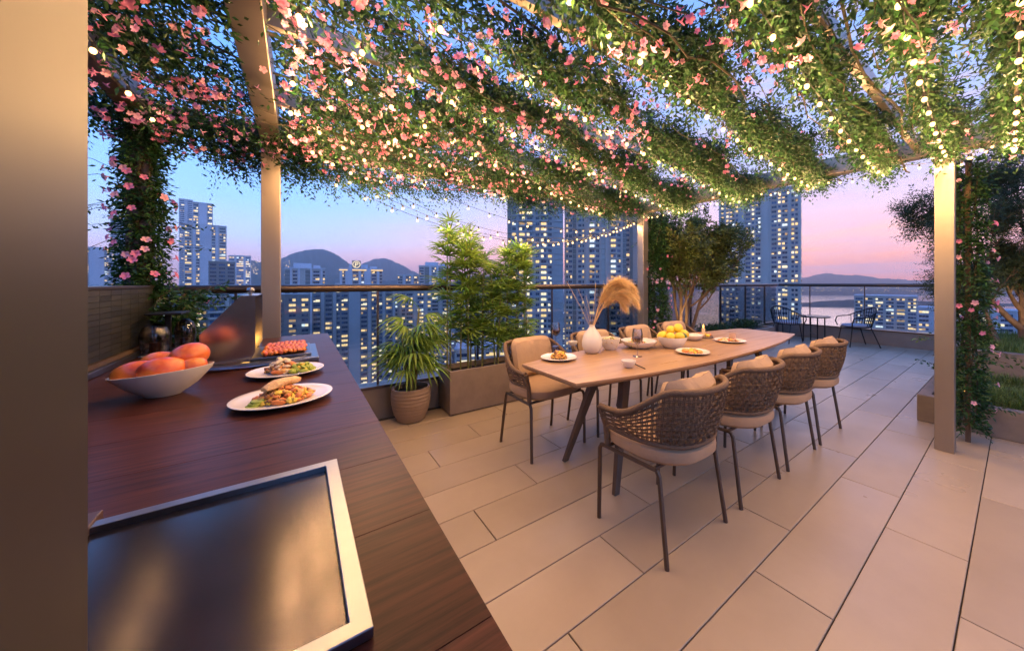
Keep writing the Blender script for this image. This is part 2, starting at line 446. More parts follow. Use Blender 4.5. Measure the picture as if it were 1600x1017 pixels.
balustrade('long glass balustrade with bronze handrail behind the bamboo planter', 'x', RY, -3.0, RX + 0.16, [-1.4, -0.4, 0.62, 1.66, 2.72, 3.78, 4.9, 6.0, 7.1, 8.2, 9.2])
balustrade('far glass balustrade with dark handrail behind the bistro table', 'y', RX, -4.5, RY - 0.02, [-3.4, -2.3, -1.2, -0.1, 0.95, 2.0, 3.0])

# ------------------------------------------------------------------ pergola
ZB = 2.31
pg = thing('pergola', 'champagne metal pergola carrying the flowering canopy', 'pergola')
def post(x, y, s, z0=0.0, m='champagne'):
    MB().box(x - s / 2, y - s / 2, z0, x + s / 2, y + s / 2, ZB).build('post', M[m], pg, bevel=0.004)
post(-0.16, 3.30, 0.11); post(4.04, 0.345, 0.105); post(4.04, 3.30, 0.11); post(-0.78, 3.25, 0.10, 0, 'dark_beam')
MB().box(-0.215, -2.0, ZB, -0.105, 3.41, ZB + 0.16).build('beam', M['champagne'], pg, bevel=0.004)
MB().box(3.985, -2.0, ZB, 4.095, 3.41, ZB + 0.16).build('beam', M['champagne'], pg, bevel=0.004)
MB().box(-0.103, 3.30, ZB + 0.002, 3.983, 3.40, ZB + 0.158).build('beam', M['champagne'], pg, bevel=0.004)
MB().box(-0.83, -2.0, ZB, -0.73, 3.41, ZB + 0.14).build('beam', M['dark_beam'], pg, bevel=0.01)
MB().box(-0.728, 3.27, ZB + 0.03, -0.217, 3.35, ZB + 0.13).build('beam', M['dark_beam'], pg)
for y in (-1.4, -0.3, 0.5, 1.15, 1.9, 2.7):
    MB().box(-0.103, y - 0.02, ZB + 0.07, 3.983, y + 0.02, ZB + 0.15).build('rafter', M['champagne'], pg)

# near metal pillar at the left of the picture
MB().box(-0.55, 0.12, 0.9015, -0.114, 0.38, 2.305).build('pillar', M['champagne_panel'], bevel=0.003)
tag(bpy.data.objects['pillar'], 'wide brushed metal pillar filling the left edge of the photo', 'pillar')

# ================================================================== COUNTER
ct = thing('kitchen_counter', 'long dark walnut kitchen counter with griddle and food on it', 'counter')
MB().box(-0.70, -0.6, 0.0, 0.16, 3.27, 0.858).build('cabinet', M['walnut_edge'], ct)
CXL, CXR = -0.705, 0.187
pw = 0.245
# planks run across the counter; the griddle is let into them
y = -0.6; pi = 0
pl_edges = []
while y < 3.30:
    y2 = min(y + pw, 3.31)
    pl_edges.append((y, y2)); y = y2
for (a, b) in pl_edges:
    MB().box(CXL, a + 0.0004, 0.86, CXR, b - 0.0004, 0.90).build('plank', M['walnut'], ct, bevel=0.0005)
# griddle
GX0, GX1, GY0, GY1 = -0.66, 0.068, 0.435, 0.90
gr = thing('griddle', 'dark griddle plate in a raised steel frame let into the counter', 'griddle', (0, 0, 0.9))
fw = 0.022
g = MB()
def frame_poly(x0, y0, x1, y1, w, z0, z1):
    m = MB()
    o = [(x0, y0), (x1, y0), (x1, y1), (x0, y1)]; i = [(x0 + w, y0 + w), (x1 - w, y0 + w), (x1 - w, y1 - w), (x0 + w, y1 - w)]
    vs = [(a, b, z0) for a, b in o] + [(a, b, z0) for a, b in i] + [(a, b, z1) for a, b in o] + [(a, b, z1) for a, b in i]
    fs = []
    for k in range(4):
        j = (k + 1) % 4
        fs += [(k, j, 8 + j, 8 + k), (4 + j, 4 + k, 12 + k, 12 + j), (8 + k, 8 + j, 12 + j, 12 + k), (j, k, 4 + k, 4 + j)]
    return m.add(vs, fs)
frame_poly(GX0, GY0, GX1, GY1, fw, 0.0012, 0.014).build('steel_frame', M['steel'], gr, bevel=0.0012)
MB().box(GX0 + fw + 0.0005, GY0 + fw + 0.0005, 0.0015, GX1 - fw - 0.0005, GY1 - fw - 0.0005, 0.0035).build('griddle_plate', M['griddle'], gr)
# dark corner of a board peeping out beside the pillar
q = P(143, 806, 0.915)
bd = MB().box(-0.16, -0.08, 0, 0.0, 0.0, 0.016).build('cutting_board', M['walnut_edge'], loc=(q.x + 0.010, q.y + 0.01, 0.9015), bevel=0.002)
tag(bd, 'corner of a dark wooden board peeping out beside the metal pillar', 'cutting board')

# ------------------------------------------------------------------ tiled backsplash along the counter
bs = thing('backsplash_wall', 'dark mosaic tiled low wall along the counter', 'wall')
MB().box(-0.86, -0.6, 0.0, -0.722, 3.18, 1.268).build('wall_core', M['splash_base'], bs)
MB().box(-0.87, -0.6, 1.268, -0.708, 3.19, 1.284).build('coping', M['rail_metal'], bs, bevel=0.002)
tm = MB().box(0, 0, 0, 0.010, 0.1165, 0.0245).mesh('tile', M['splash_tile'])
for j in range(12):
    for k in range(10):
        link('tile', tm, bs, (-0.7215, 3.17 - (k + 1) * 0.118 - (0.0 if j % 2 else 0.0), 0.953 + j * 0.0262))
MB().box(-0.7215, 0.4, 0.93, -0.70, 3.17, 0.948).build('wood_ledge', M['oak_leg'], bs)
MB().box(-0.7215, 0.4, 0.902, -0.685, 3.17, 0.928).build('steel_channel', M['steel'], bs, bevel=0.002)

# ================================================================== COUNTER THINGS
def food_pile(name, label, cat, c, r, n, mats, size=0.012, h=0.03, extras=None):
    m = MB()
    for k in range(n):
        t = random.uniform(0, 6.28); q = r * math.sqrt(random.random())
        hh = h * (1 - (q / r) ** 2) * random.uniform(0.35, 1)
        m.cur = random.randrange(len(mats))
        s = size * random.uniform(0.6, 1.35)
        m.ball((q * math.cos(t), q * math.sin(t), hh + s * 0.4), s, 7, 5, (random.uniform(0.8, 1.8), random.uniform(0.6, 1), random.uniform(.45, .8)),
               Euler((random.uniform(-.5, .5), random.uniform(-.5, .5), random.uniform(0, 6.3))), 0.12)
    o = m.build(name, [MATS[x] for x in mats], loc=c, smooth=True)
    return tag(o, label, cat)
mat('food_gold', (0.72, 0.36, 0.09), 0.45, noise=0.5, nscale=60)
mat('food_orange', (0.68, 0.20, 0.04), 0.42, noise=0.5, nscale=60)
mat('food_brown', (0.24, 0.10, 0.035), 0.5, noise=0.6, nscale=70)
mat('food_green', (0.36, 0.43, 0.05), 0.5, noise=0.5, nscale=60)
mat('food_cream', (0.78, 0.62, 0.38), 0.5, noise=0.5, nscale=40)
mat('food_red', (0.50, 0.07, 0.03), 0.35, noise=0.6, nscale=50, color2=(0.65, 0.25, 0.1))
mat('food_yellow', (0.80, 0.52, 0.05), 0.4)
PLATE = [(0.0, 0.0), (0.085, 0.0), (0.09, 0.003), (0.135, 0.012), (0.15, 0.016), (0.1515, 0.0185), (0.149, 0.0195), (0.132, 0.0155), (0.09, 0.0075), (0.0, 0.006)]
def plate(c, s, label, m='plate_white', group=None):
    o = MB().lathe([(r * s, z * min(1, s * 1.2)) for r, z in PLATE], 56).build('plate', M[m], loc=c, smooth=True)
    return tag(o, label, 'plate', group)
pa = P(448, 582, 0.905); pa.z = 0.9015
pb = P(443, 624, 0.905); pb.z = 0.9015
plate(pa, 0.9, 'white round plate with taco and salad on the counter, farther from the camera')
plate(pb, 0.92, 'white round plate with rice dish and pancake on the counter, nearest the camera')
food_pile('taco_filling', 'brown stuffed taco with cream topping on the farther counter plate', 'food', pa + Vector((-0.015, 0.0, 0.012)), 0.052, 110, ['food_brown', 'food_brown', 'food_cream', 'food_gold', 'food_orange'], 0.012, 0.05)
food_pile('salad', 'small heap of yellow green salad beside the taco', 'food', pa + Vector((0.052, -0.03, 0.010)), 0.042, 80, ['food_green', 'food_green', 'food_yellow'], 0.011, 0.03)
food_pile('fried_rice', 'golden fried rice heap on the nearest counter plate', 'food', pb + Vector((0.0, -0.005, 0.010)), 0.075, 230, ['food_gold', 'food_orange', 'food_brown', 'food_yellow'], 0.0095, 0.034)
pan = MB(); pan.tube([(-0.05, -0.04, -.004), (-0.035, -0.025, 0.0), (-0.02, -0.01, 0.006), (0.005, 0.015, 0.007), (0.025, 0.032, 0.004), (0.042, 0.045, -.002)], [0.012, 0.019, 0.021, 0.019, 0.02, 0.012], 14)
pan.v = [(x + random.gauss(0, .0012), y + random.gauss(0, .0012), z * 0.7 + random.gauss(0, .0012)) for x, y, z in pan.v]
tag(pan.build('rolled_pancake', mat('pancake', (0.74, 0.50, 0.24), 0.55, noise=0.8, nscale=45, color2=(0.5, 0.24, 0.08), bump=0.6, bscale=80), smooth=True, loc=pb + Vector((0.0, 0.02, 0.052))), 'cream rolled pancake lying on the golden rice heap', 'food')
pk = MB()
for k in range(3): pk.lathe([(0.0, 0), (0.017, 0), (0.0185, 0.003), (0.017, 0.006), (0, 0.006)], 16, (k * 0.006, k * 0.004, k * 0.0055))
tag(pk.build('pickle_slices', M['food_green'], smooth=True, loc=pb + Vector((-0.075, -0.055, 0.009))), 'green pickle slices beside the rice on the nearest plate', 'food')

# mango bowl
mc = Vector((-0.385, 1.83, 0.9015))
bw = MB(); n = 56; prof = [(0.0, 0.0), (0.05, 0.0), (0.055, 0.004), (0.10, 0.034), (0.14, 0.075), (0.148, 0.088), (0.144, 0.0885), (0.13, 0.072), (0.09, 0.036), (0.05, 0.012), (0.0, 0.009)]
bw.lathe(prof, n, sx=1.0, sy=0.92, rot=R(-12))
bw.v = [(x * .88, y * .88, z) for x, y, z in bw.v]
bw.v = [(x, y, z + (0.014 * (x * 0.8 - y * .6) / 0.15 * (z / 0.09) ** 1.5 if z > 0.02 else 0)) for x, y, z in bw.v]
tag(bw.build('fruit_bowl', M['ceramic'], loc=mc, smooth=True), 'oval cream bowl heaped with mangoes on the dark counter', 'bowl')
mango_spots = [((-0.072, -0.005, 0.085), 0.058, 20, 'red orange mango at the left end of the oval bowl'),
               ((0.012, -0.045, 0.092), 0.062, 35, 'large red orange mango at the front of the oval bowl'),
               ((-0.025, 0.065, 0.105), 0.056, -15, 'orange mango with a dark stem at the back of the oval bowl'),
               ((0.07, 0.06, 0.125), 0.062, 60, 'yellow orange mango highest in the oval bowl'),
               ((0.085, -0.02, 0.092), 0.042, 10, 'small orange mango half hidden at the right end of the oval bowl')]
for (p, r, a, lab) in mango_spots:
    m = MB(); m.ball((0, 0, 0), r, 24, 16, (1.22, 0.92, 0.86))
    m.v = [(x + 0.08 * z, y + 0.10 * x * x / r, z) for x, y, z in m.v]
    o = m.build('mango', M['mango'], loc=mc + Vector((p[0] * .84, p[1] * .84, p[2])), smooth=True); o.scale = (.86,) * 3; o.rotation_euler = (R(random.uniform(-15, 15)), R(random.uniform(-15, 15)), R(a))
    tag(o, lab, 'mango', 'mangoes in the bowl')
    st = MB().tube([(1.17 * r, 0.1 * r, 0), (1.25 * r, 0.12 * r, 0.004)], 0.003, 6).build('stem', M['stem'], o)

# portable grill: hood open to the right, tray of meat
gl = thing('table_grill', 'stainless table grill with open slanted hood on the counter', 'grill', (0, 0, 0.9015))
MB().box(-0.36, 2.14, 0.0, 0.085, 2.64, 0.022).build('base_tray', M['steel'], gl, bevel=0.004)
def side(y):
    poly = [(-0.35, 0.024), (-0.35, 0.165), (-0.215, 0.335), (-0.165, 0.335), (-0.165, 0.07), (-0.185, 0.024)]
    m = MB(); n = len(poly)
    m.add([(x, y, z) for x, z in poly] + [(x, y + 0.004, z) for x, z in poly], [tuple(range(n)), tuple(range(2 * n - 1, n - 1, -1))] + [(i, n + i, n + (i + 1) % n, (i + 1) % n) for i in range(n)])
    return m
side(2.19).build('side_panel', M['hood_steel'], gl); side(2.60).build('side_panel', M['hood_steel'], gl)
hood = MB()
for (x0, z0), (x1, z1) in (((-0.35, 0.024), (-0.35, 0.165)), ((-0.35, 0.165), (-0.215, 0.335)), ((-0.215, 0.335), (-0.160, 0.335))):
    dx, dz = z1 - z0, -(x1 - x0); l = math.hypot(dx, dz); dx, dz = dx / l * 0.003, dz / l * 0.003
    hood.add([(x0, 2.186, z0), (x1, 2.186, z1), (x1, 2.608, z1), (x0, 2.608, z0), (x0 - dx, 2.186, z0 - dz), (x1 - dx, 2.186, z1 - dz), (x1 - dx, 2.608, z1 - dz), (x0 - dx, 2.608, z0 - dz)],
             [(0, 1, 2, 3), (7, 6, 5, 4), (0, 4, 5, 1), (1, 5, 6, 2), (2, 6, 7, 3), (3, 7, 4, 0)])
hood.build('hood', M['hood_steel'], gl)
kn = MB(); kn.lathe([(0.006, 0), (0.006, 0.012), (0.013, 0.016), (0.016, 0.026), (0.012, 0.036), (0, 0.039)], 20, (-0.185, 2.23, 0.338))
kn.build('knob', M['steel'], gl, smooth=True)
MB().box(-0.19, 2.21, 0.024, 0.055, 2.58, 0.036).build('grill_plate', M['steel'], gl, bevel=0.003)
for k in range(5):
    emb = MB(); emb.ball((0, 0, 0), 0.012, 8, 6, (0.7, 0.7, 1.8), None, 0.15)
    emb.build('flame', M['flame'], gl, smooth=True, loc=(-0.215 + 0.01 * (k % 2), 2.28 + k * 0.06, 0.055))
k = 0
mt_ = []
for i in range(4):
    m = MB()
    for c in range(9):
        m.cur = random.choice((0, 0, 1))
        m.ball((c * 0.019 - 0.075, random.uniform(-.004, .004), 0.006 + random.uniform(0, .004)), 0.0145, 8, 6, (0.9, 1.5, 0.8), Euler((0, 0, random.uniform(-.4, .4))), 0.15)
    mt_.append(m.mesh('meat_skewer', [M['food_red'], M['food_orange']], True))
for i in range(9):
    o = link('meat_skewer', mt_[i % 4], None, (-0.055 + random.uniform(-.008, .008), 2.235 + i * 0.038, 0.944), random.uniform(-.12, .12) + 0.15)
    tag(o, 'row of glazed red grilled meat pieces lying side by side on the grill plate', 'meat', 'meat rows on the grill')
fk = MB(); a = P(345, 570, 0.93); b = P(440, 553, 0.945); c = P(505, 567, 0.93)
fk.tube([P(322, 579, 0.918), P(385, 574, 0.922), P(425, 569, 0.925), P(440, 567, 0.927)], [0.007, 0.007, 0.005, 0.004], 8)
fk.tube([P(440, 567, 0.927), P(450, 562, 0.93), P(478, 556, 0.932)], 0.0025, 6); fk.tube([P(440, 567, 0.927), P(452, 565, 0.93), P(480, 561, 0.932)], 0.0025, 6)
tag(fk.build('barbecue_fork', M['steel'], smooth=True), 'long steel barbecue fork lying in front of the grill', 'fork')

# glass dome bottles on a tray by the column
bt = P(248, 549, 0.905); bt = Vector((-0.60, 2.93, 0.9015))
tr = MB().box(-0.10, -0.13, 0, 0.16, 0.13, 0.008).build('steel_tray', M['steel'], loc=bt, bevel=0.003); tr.rotation_euler = (0, 0, R(8))
tag(tr, 'flat dark steel tray under the smoked glass jars', 'tray')
DOME = [(0.0, 0.004), (0.05, 0.004), (0.052, 0.01), (0.056, 0.05), (0.060, 0.085), (0.057, 0.115), (0.045, 0.145), (0.024, 0.163), (0.0, 0.169)]
for (dx, dy, lab, s) in ((-0.035, -0.07, 'round smoked glass dome jar left of the steel stand', 1.0), (0.055, 0.075, 'narrow smoked glass dome jar right of the steel stand', 1.05)):
    j = MB().lathe([(r * (1 if dy < 0 else 0.78), z * s) for r, z in DOME], 32).build('glass_jar', M['smoke_glass'], loc=bt + Vector((dx, dy, 0.008)), smooth=True)
    tag(j, lab, 'jar', 'jars on the tray')
    MB().lathe([(0.0, 0.01), (0.02, 0.01), (0.022, 0.06), (0.0, 0.065)], 16).build('candle_stub', M['walnut_edge'], j, smooth=True)
sd = MB(); sd.box(-0.012, -0.012, 0, 0.012, 0.012, 0.21); sd.box(-0.07, -0.10, 0.21, 0.07, 0.10, 0.222)
tag(sd.build('jar_stand', M['black_metal'], loc=bt + Vector((0.0, 0.005, 0.0085)), bevel=0.003), 'black metal stand between the two glass jars', 'stand')

# ================================================================== DINING TABLE
tb = thing('dining_table', 'long boat-shaped oak dining table with splayed wooden legs', 'table', (0, 0, 0))
TY, TX0, TX1, TH = 1.735, 1.215, 4.30, 0.75
def half(x):
    u = (x - (TX0 + TX1) / 2) / ((TX1 - TX0) / 2)
    return 0.285 + 0.165 * (1 - abs(u) ** 2.2)
xs = [TX0 + (TX1 - TX0) * k / 28 for k in range(29)]
poly = [(x, TY - half(x)) for x in xs] + [(x, TY + half(x)) for x in reversed(xs)]
m = MB(); n = len(poly)
inner = [(TX0 + 0.02 + (x - TX0) * (1 - 0.04 / (TX1 - TX0)), TY + (y - TY) * 0.955) for x, y in poly]
vs = [(x, y, TH) for x, y in poly] + [(x, y, TH - 0.014) for x, y in poly] + [(x, y, TH - 0.034) for x, y in inner]
fs = [tuple(range(n)), tuple(range(3 * n - 1, 2 * n - 1, -1))]
for i in range(n):
    j = (i + 1) % n; fs += [(n + i, n + j, j, i), (2 * n + i, 2 * n + j, n + j, n + i)]
m.add(vs, fs); m.build('tabletop', M['oak'], tb, bevel=0.002)
def taper_leg(foot, top, w0, w1):
    m = MB(); f, t = Vector(foot), Vector(top)
    vs = []
    for p, w in ((f, w0), (t, w1)):
        for sx, sy in ((-1, -.7), (1, -.7), (1, .7), (-1, .7)): vs.append((p.x + sx * w / 2, p.y + sy * w / 2, p.z))
    return m.add(vs, [(3, 2, 1, 0), (4, 5, 6, 7), (0, 1, 5, 4), (1, 2, 6, 5), (2, 3, 7, 6), (3, 0, 4, 7)])
for fx, tx in ((1.565, 1.80), (3.95, 3.72)):
    for fy, ty in ((1.487, 1.62), (1.99, 1.86)):
        taper_leg((fx, fy, 0), (tx, ty, TH - 0.036), 0.042, 0.075).build('leg', M['oak_leg'], tb, bevel=0.004)
MB().box(1.75, 1.70, TH - 0.085, 3.77, 1.77, TH - 0.036).build('apron', M['oak_leg'], tb)

# ================================================================== WOVEN CHAIRS
def u_curve(u, top):
    """u in [0,1] left arm front -> back -> right arm front; returns plan point"""
    hw = 0.272 + (0.022 if top else -0.012); back = -0.245 - (0.065 if top else 0.01); fy = 0.185 - (0.0 if top else 0.01)
    # superellipse half from angle 0..pi plus straight arms
    s = (u - 0.5) * 2               # -1..1
    a = s * 1.72                    # angle from back centre
    if abs(a) <= math.pi / 2:
        x = hw * math.copysign(abs(math.sin(a)) ** 0.82, a); yy = back * 1.0 * (abs(math.cos(a)) ** 0.82) + 0.0
        yy = yy + 0.06 * (1 - abs(math.cos(a)))
        return x, yy - 0.0
    k = (abs(a) - math.pi / 2) / (1.72 - math.pi / 2)
    return math.copysign(hw - 0.005 * k, a), 0.06 + (fy - 0.06) * k
def z_top(u):
    s = abs(u - 0.5) * 2
    t = min(1, max(0, (s - 0.42) / 0.56)); t = t * t * (3 - 2 * t)
    return 0.795 * (1 - t) + 0.635 * t
def z_bot(u):
    s = abs(u - 0.5) * 2
    return 0.522 + 0.005 * s * s
def tub(u, v, push=0.0):
    xb, yb = u_curve(u, False); xt, yt = u_curve(u, True)
    w = v ** 0.9
    x, y_ = xb + (xt - xb) * w, yb + (yt - yb) * w
    bulge = 0.012 * math.sin(math.pi * v)
    r = math.hypot(x, y_) or 1
    z = z_bot(u) + (z_top(u) - z_bot(u)) * v
    k = (bulge + push) / r
    return Vector((x * (1 + k), y_ * (1 + k), z))
def chair_parts():
    D = {}
    w = MB()
    nu = 44
    for i in range(nu):                                   # upright cords, doubled
        u = (i + 0.5) / nu
        for off in (-0.15, 0.15):
            pts = [tub(u + off / nu, j / 12, 0.0045 * (1 if (i + j) % 2 else -1)) for j in range(13)]
            w.tube(pts, 0.0029, 4, False)
    nv = 10
    for j in range(nv):                                   # level cords, doubled
        for off in (-0.15, 0.15):
            v = (j + 0.5 + off) / nv
            pts = [tub(i / nu, v, 0.0045 * (-1 if (i + j) % 2 else 1)) for i in range(nu + 1)]
            w.tube(pts, 0.0029, 4, False)
    D['weave'] = (w.mesh('weave', M['rope'], True), None)
    r = MB()
    r.tube([tub(i / 60, 1.0) for i in range(61)], 0.0155, 10)
    D['rim'] = (r.mesh('rim', M['rope'], True), None)
    r = MB(); r.tube([tub(i / 60, 0.0) for i in range(61)], 0.012, 8)
    D['lower_band'] = (r.mesh('lower_band', M['rope'], True), None)
    for k, u in enumerate((0.0, 1.0)):
        r = MB(); t = tub(u, 1.0); b = tub(u, 0.0)
        r.tube([(t.x, t.y, t.z), (b.x, b.y, b.z), (b.x * 0.97, b.y - 0.005, 0.425)], 0.0165, 10)
        D['arm_post.%d' % k] = (r.mesh('arm_post', M['rope'], True), None)
    # seat cushion: rounded, superellipse plan
    c = MB(); prof = [(0.0, 0.0), (0.90, 0.0), (0.985, 0.018), (1.0, 0.042), (0.98, 0.066), (0.90, 0.082), (0.6, 0.092), (0.0, 0.096)]
    c.lathe(prof, 48)
    vv = []
    for x, y_, z in c.v:
        a = math.atan2(y_, x); q = math.hypot(x, y_); e = (abs(math.cos(a)) ** 3.2 + abs(math.sin(a)) ** 3.2) ** (-1 / 3.2)
        xx, yy = q * e * math.cos(a) * 0.262, q * e * math.sin(a) * 0.262 + 0.0
        if yy < 0: xx *= 1 - 0.25 * (yy / 0.25) ** 2
        vv.append((xx, yy, z + 0.428))
    c.v = vv
    D['seat_cushion'] = (c.mesh('seat_cushion', M['cushion'], True), None)
    # lumbar pillow
    p = MB(); nx, ny = 18, 10
    for sgn in (1, -1):
        o = len(p.v)
        for i in range(nx + 1):
            for j in range(ny + 1):
                a, b = i / nx * 2 - 1, j / ny * 2 - 1
                ro = (abs(a) ** 6 + abs(b) ** 6) ** (1 / 6); k_ = max(abs(a), abs(b)) / ro if ro > 0 else 1      # rounded-rectangle outline
                aa, bb = a * k_, b * k_
                e_ = max(abs(a), abs(b)); th = 0.066 * max(0, 1 - e_ ** 4.5) ** 0.5
                wav = 0.004 * math.sin(9 * a + 4 * b) * (1 - a * a)
                p.v.append((aa * 0.20, sgn * (th + 0.0005) + wav + 0.045 * a * a, bb * 0.165))
        for i in range(nx):
            for j in range(ny):
                q = o + i * (ny + 1) + j; f = (q, q + 1, q + ny + 2, q + ny + 1)
                p.f.append(f if sgn > 0 else f[::-1]); p.mi.append(0)
    xf = Matrix.Translation((0, -0.176, 0.672)) @ Matrix.Rotation(R(14), 4, 'X')
    p.v = [tuple(xf @ Vector(q)) for q in p.v]
    D['back_pillow'] = (p.mesh('back_pillow', M['pillow'], True), None)
    for s in (-1, 1):
        l = MB(); l.tube([(s * 0.262, 0.222, 0), (s * 0.262, 0.215, 0.39), (s * 0.262, 0.20, 0.415)], 0.0115, 8)
        D['leg.f%d' % s] = (l.mesh('leg', M['bronze_leg'], True), None)
        l = MB(); l.tube([(s * 0.262, -0.22, 0), (s * 0.245, -0.165, 0.39), (s * 0.245, -0.15, 0.415)], 0.0115, 8)
        D['leg.r%d' % s] = (l.mesh('leg', M['bronze_leg'], True), None)
    f = MB()
    f.tube([(-0.262, 0.20, 0.415), (-0.245, -0.15, 0.415)], 0.0105, 8); f.tube([(0.262, 0.20, 0.415), (0.245, -0.15, 0.415)], 0.0105, 8)
    f.tube([(-0.262, 0.17, 0.413), (0.262, 0.17, 0.413)], 0.0095, 8); f.tube([(-0.245, -0.13, 0.413), (0.245, -0.13, 0.413)], 0.0095, 8)
    D['seat_frame'] = (f.mesh('seat_frame', M['bronze_leg'], True), None)
    return D
CP = chair_parts()
ordw = ['nearest the camera', 'second from the camera', 'third from the camera', 'farthest from the camera']
for side_, yc, rz, nm in (('n', 1.175, 0.0, 'near'), ('f', 2.335, math.pi, 'far')):
    for k, xc in enumerate((1.6, 2.30, 2.97, 3.62)):
        t = thing('woven_chair', 'woven rope dining chair on the %s side of the table, %s' % ('open floor' if side_ == 'n' else 'balustrade', ordw[k]), 'chair',
                  (xc, yc, 0), rz + R(random.uniform(-4, 4)), 'woven dining chairs around the table')
        for nme, (me, _) in CP.items(): link(nme.split('.')[0], me, t)

# ================================================================== THINGS ON THE TABLE
def onT(px, py): q = P(px, py, TH); q.z = TH + 0.0012; return q
t1 = onT(873, 561)
plate(t1, 0.86, 'white plate with pasta heap at the near end of the dining table')
food_pile('pasta_heap', 'golden pasta heap on the plate at the near end of the table', 'food', t1 + Vector((0, 0, 0.009)), 0.055, 170, ['food_gold', 'food_gold', 'food_brown', 'food_yellow'], 0.0095, 0.05)
t2 = onT(1082, 552)
plate(t2, 0.84, 'white plate with scattered golden food near the lemon bowl')
food_pile('golden_bites', 'scattered golden bites on the plate near the lemons', 'food', t2 + Vector((0, 0, 0.008)), 0.075, 90, ['food_gold', 'food_yellow', 'food_orange'], 0.011, 0.016)
t3 = onT(1140, 534)
plate(t3, 0.90, 'white plate with small desserts near the far end of the table')
food_pile('dessert_bites', 'small berry and cream desserts on the farthest plate', 'food', t3 + Vector((-0.02, 0, 0.009)), 0.08, 70, ['food_cream', 'food_brown', 'food_gold', 'food_red'], 0.013, 0.02)
cup = MB().lathe([(0, 0), (0.026, 0), (0.028, 0.006), (0.03, 0.062), (0.0275, 0.062), (0.026, 0.008), (0, 0.006)], 28).build('small_cup', mat('pink_clay', (0.55, 0.36, 0.27), 0.5), loc=t3 + Vector((0.055, 0.0, 0.012)), smooth=True)
tag(cup, 'small pinkish cup standing on the dessert plate', 'cup')
# vase with pampas grass
vc = onT(925, 551)
vz = MB().lathe([(0, 0), (0.055, 0), (0.072, 0.012), (0.095, 0.06), (0.098, 0.10), (0.086, 0.15), (0.058, 0.195), (0.034, 0.222), (0.026, 0.24), (0.026, 0.252), (0.021, 0.252), (0.022, 0.236), (0, 0.2)], 48)
vz.v = [(x * 0.82, y * 0.82, z * 0.86) for x, y, z in vz.v]
tag(vz.build('vase', M['ceramic'], loc=vc, smooth=True), 'cream teardrop vase holding dried pampas grass', 'vase')
pmp = thing('pampas_grass', 'dried golden pampas plumes arching out of the cream vase', 'dried grass', vc)
def plume(i, tip, mid, scale, n):
    st = [Vector((0, 0, 0.17)), Vector((0.01 * i, 0, 0.24)), Vector(mid), Vector(tip)]
    pts = []
    for k in range(17):
        t = k / 16; a = (1 - t) ** 3; b = 3 * t * (1 - t) ** 2; c = 3 * t * t * (1 - t); d = t ** 3
        pts.append(st[0] * a + st[1] * b + st[2] * c + st[3] * d)
    MB().tube(pts, [0.0024] * 12 + [0.0016] * 5, 5).build('stalk', M['pampas'], pmp)
    V, F = [], []
    for k in range(n):
        t = random.uniform(0.42, 1.0); q = t * 16; i0 = min(15, int(q)); p = pts[i0].lerp(pts[i0 + 1], q - i0)
        d = (pts[i0 + 1] - pts[i0]).normalized()
        rv = Vector((random.gauss(0, 1), random.gauss(0, 1), random.gauss(0, 1)))
        env = scale * (0.4 + 0.6 * math.sin(math.pi * min(1, (t - 0.40) / 0.62)))
        dr = (d * 0.95 + rv * 0.33 + Vector((0, 0, -0.12))).normalized(); s = dr.cross(rv).normalized() * 0.0010
        l = env * random.uniform(0.6, 1.2); e = p + dr * l + Vector((0, 0, -0.25 * l))
        mm_ = p + dr * l * 0.55 + Vector((0, 0, -0.04 * l)); o = len(V)
        V += [tuple(p - s), tuple(p + s), tuple(mm_ + s), tuple(mm_ - s), tuple(e)]
        F += [(o, o + 1, o + 2), (o, o + 2, o + 3), (o + 3, o + 2, o + 4)]
    link('plume', mesh_np('plume', np.array(V), np.array(F), M['pampas']), pmp)
rt = Vector((CA, -SA, 0))          # to the right of the view
for i, (rr, zz, dy, mr_, mz) in enumerate([(0.36, 0.40, 0.03, 0.15, 0.70), (0.35, 0.33, -0.04, 0.20, 0.66), (0.27, 0.30, 0.06, 0.17, 0.58), (0.33, 0.46, 0.0, 0.12, 0.70), (0.25, 0.50, -0.05, 0.08, 0.66), (0.29, 0.37, 0.08, 0.16, 0.60)]):
    tip = rt * rr + Vector((SA, CA, 0)) * dy + Vector((0, 0, zz + 0.05)); mid = rt * mr_ + Vector((0, 0, mz))
    plume(i, tip, mid, 0.12, 900)
for i, (rr, zz) in enumerate([(-0.11, 0.50), (-0.20, 0.56), (-0.05, 0.45), (0.1, 0.5), (0.03, 0.55), (0.16, 0.48)]):
    MB().tube([(0, 0, 0.17), rt * rr * 0.4 + Vector((0, 0, 0.34)), rt * rr + Vector((0, 0, zz))], 0.0015, 5).build('stalk', M['pampas'], pmp)
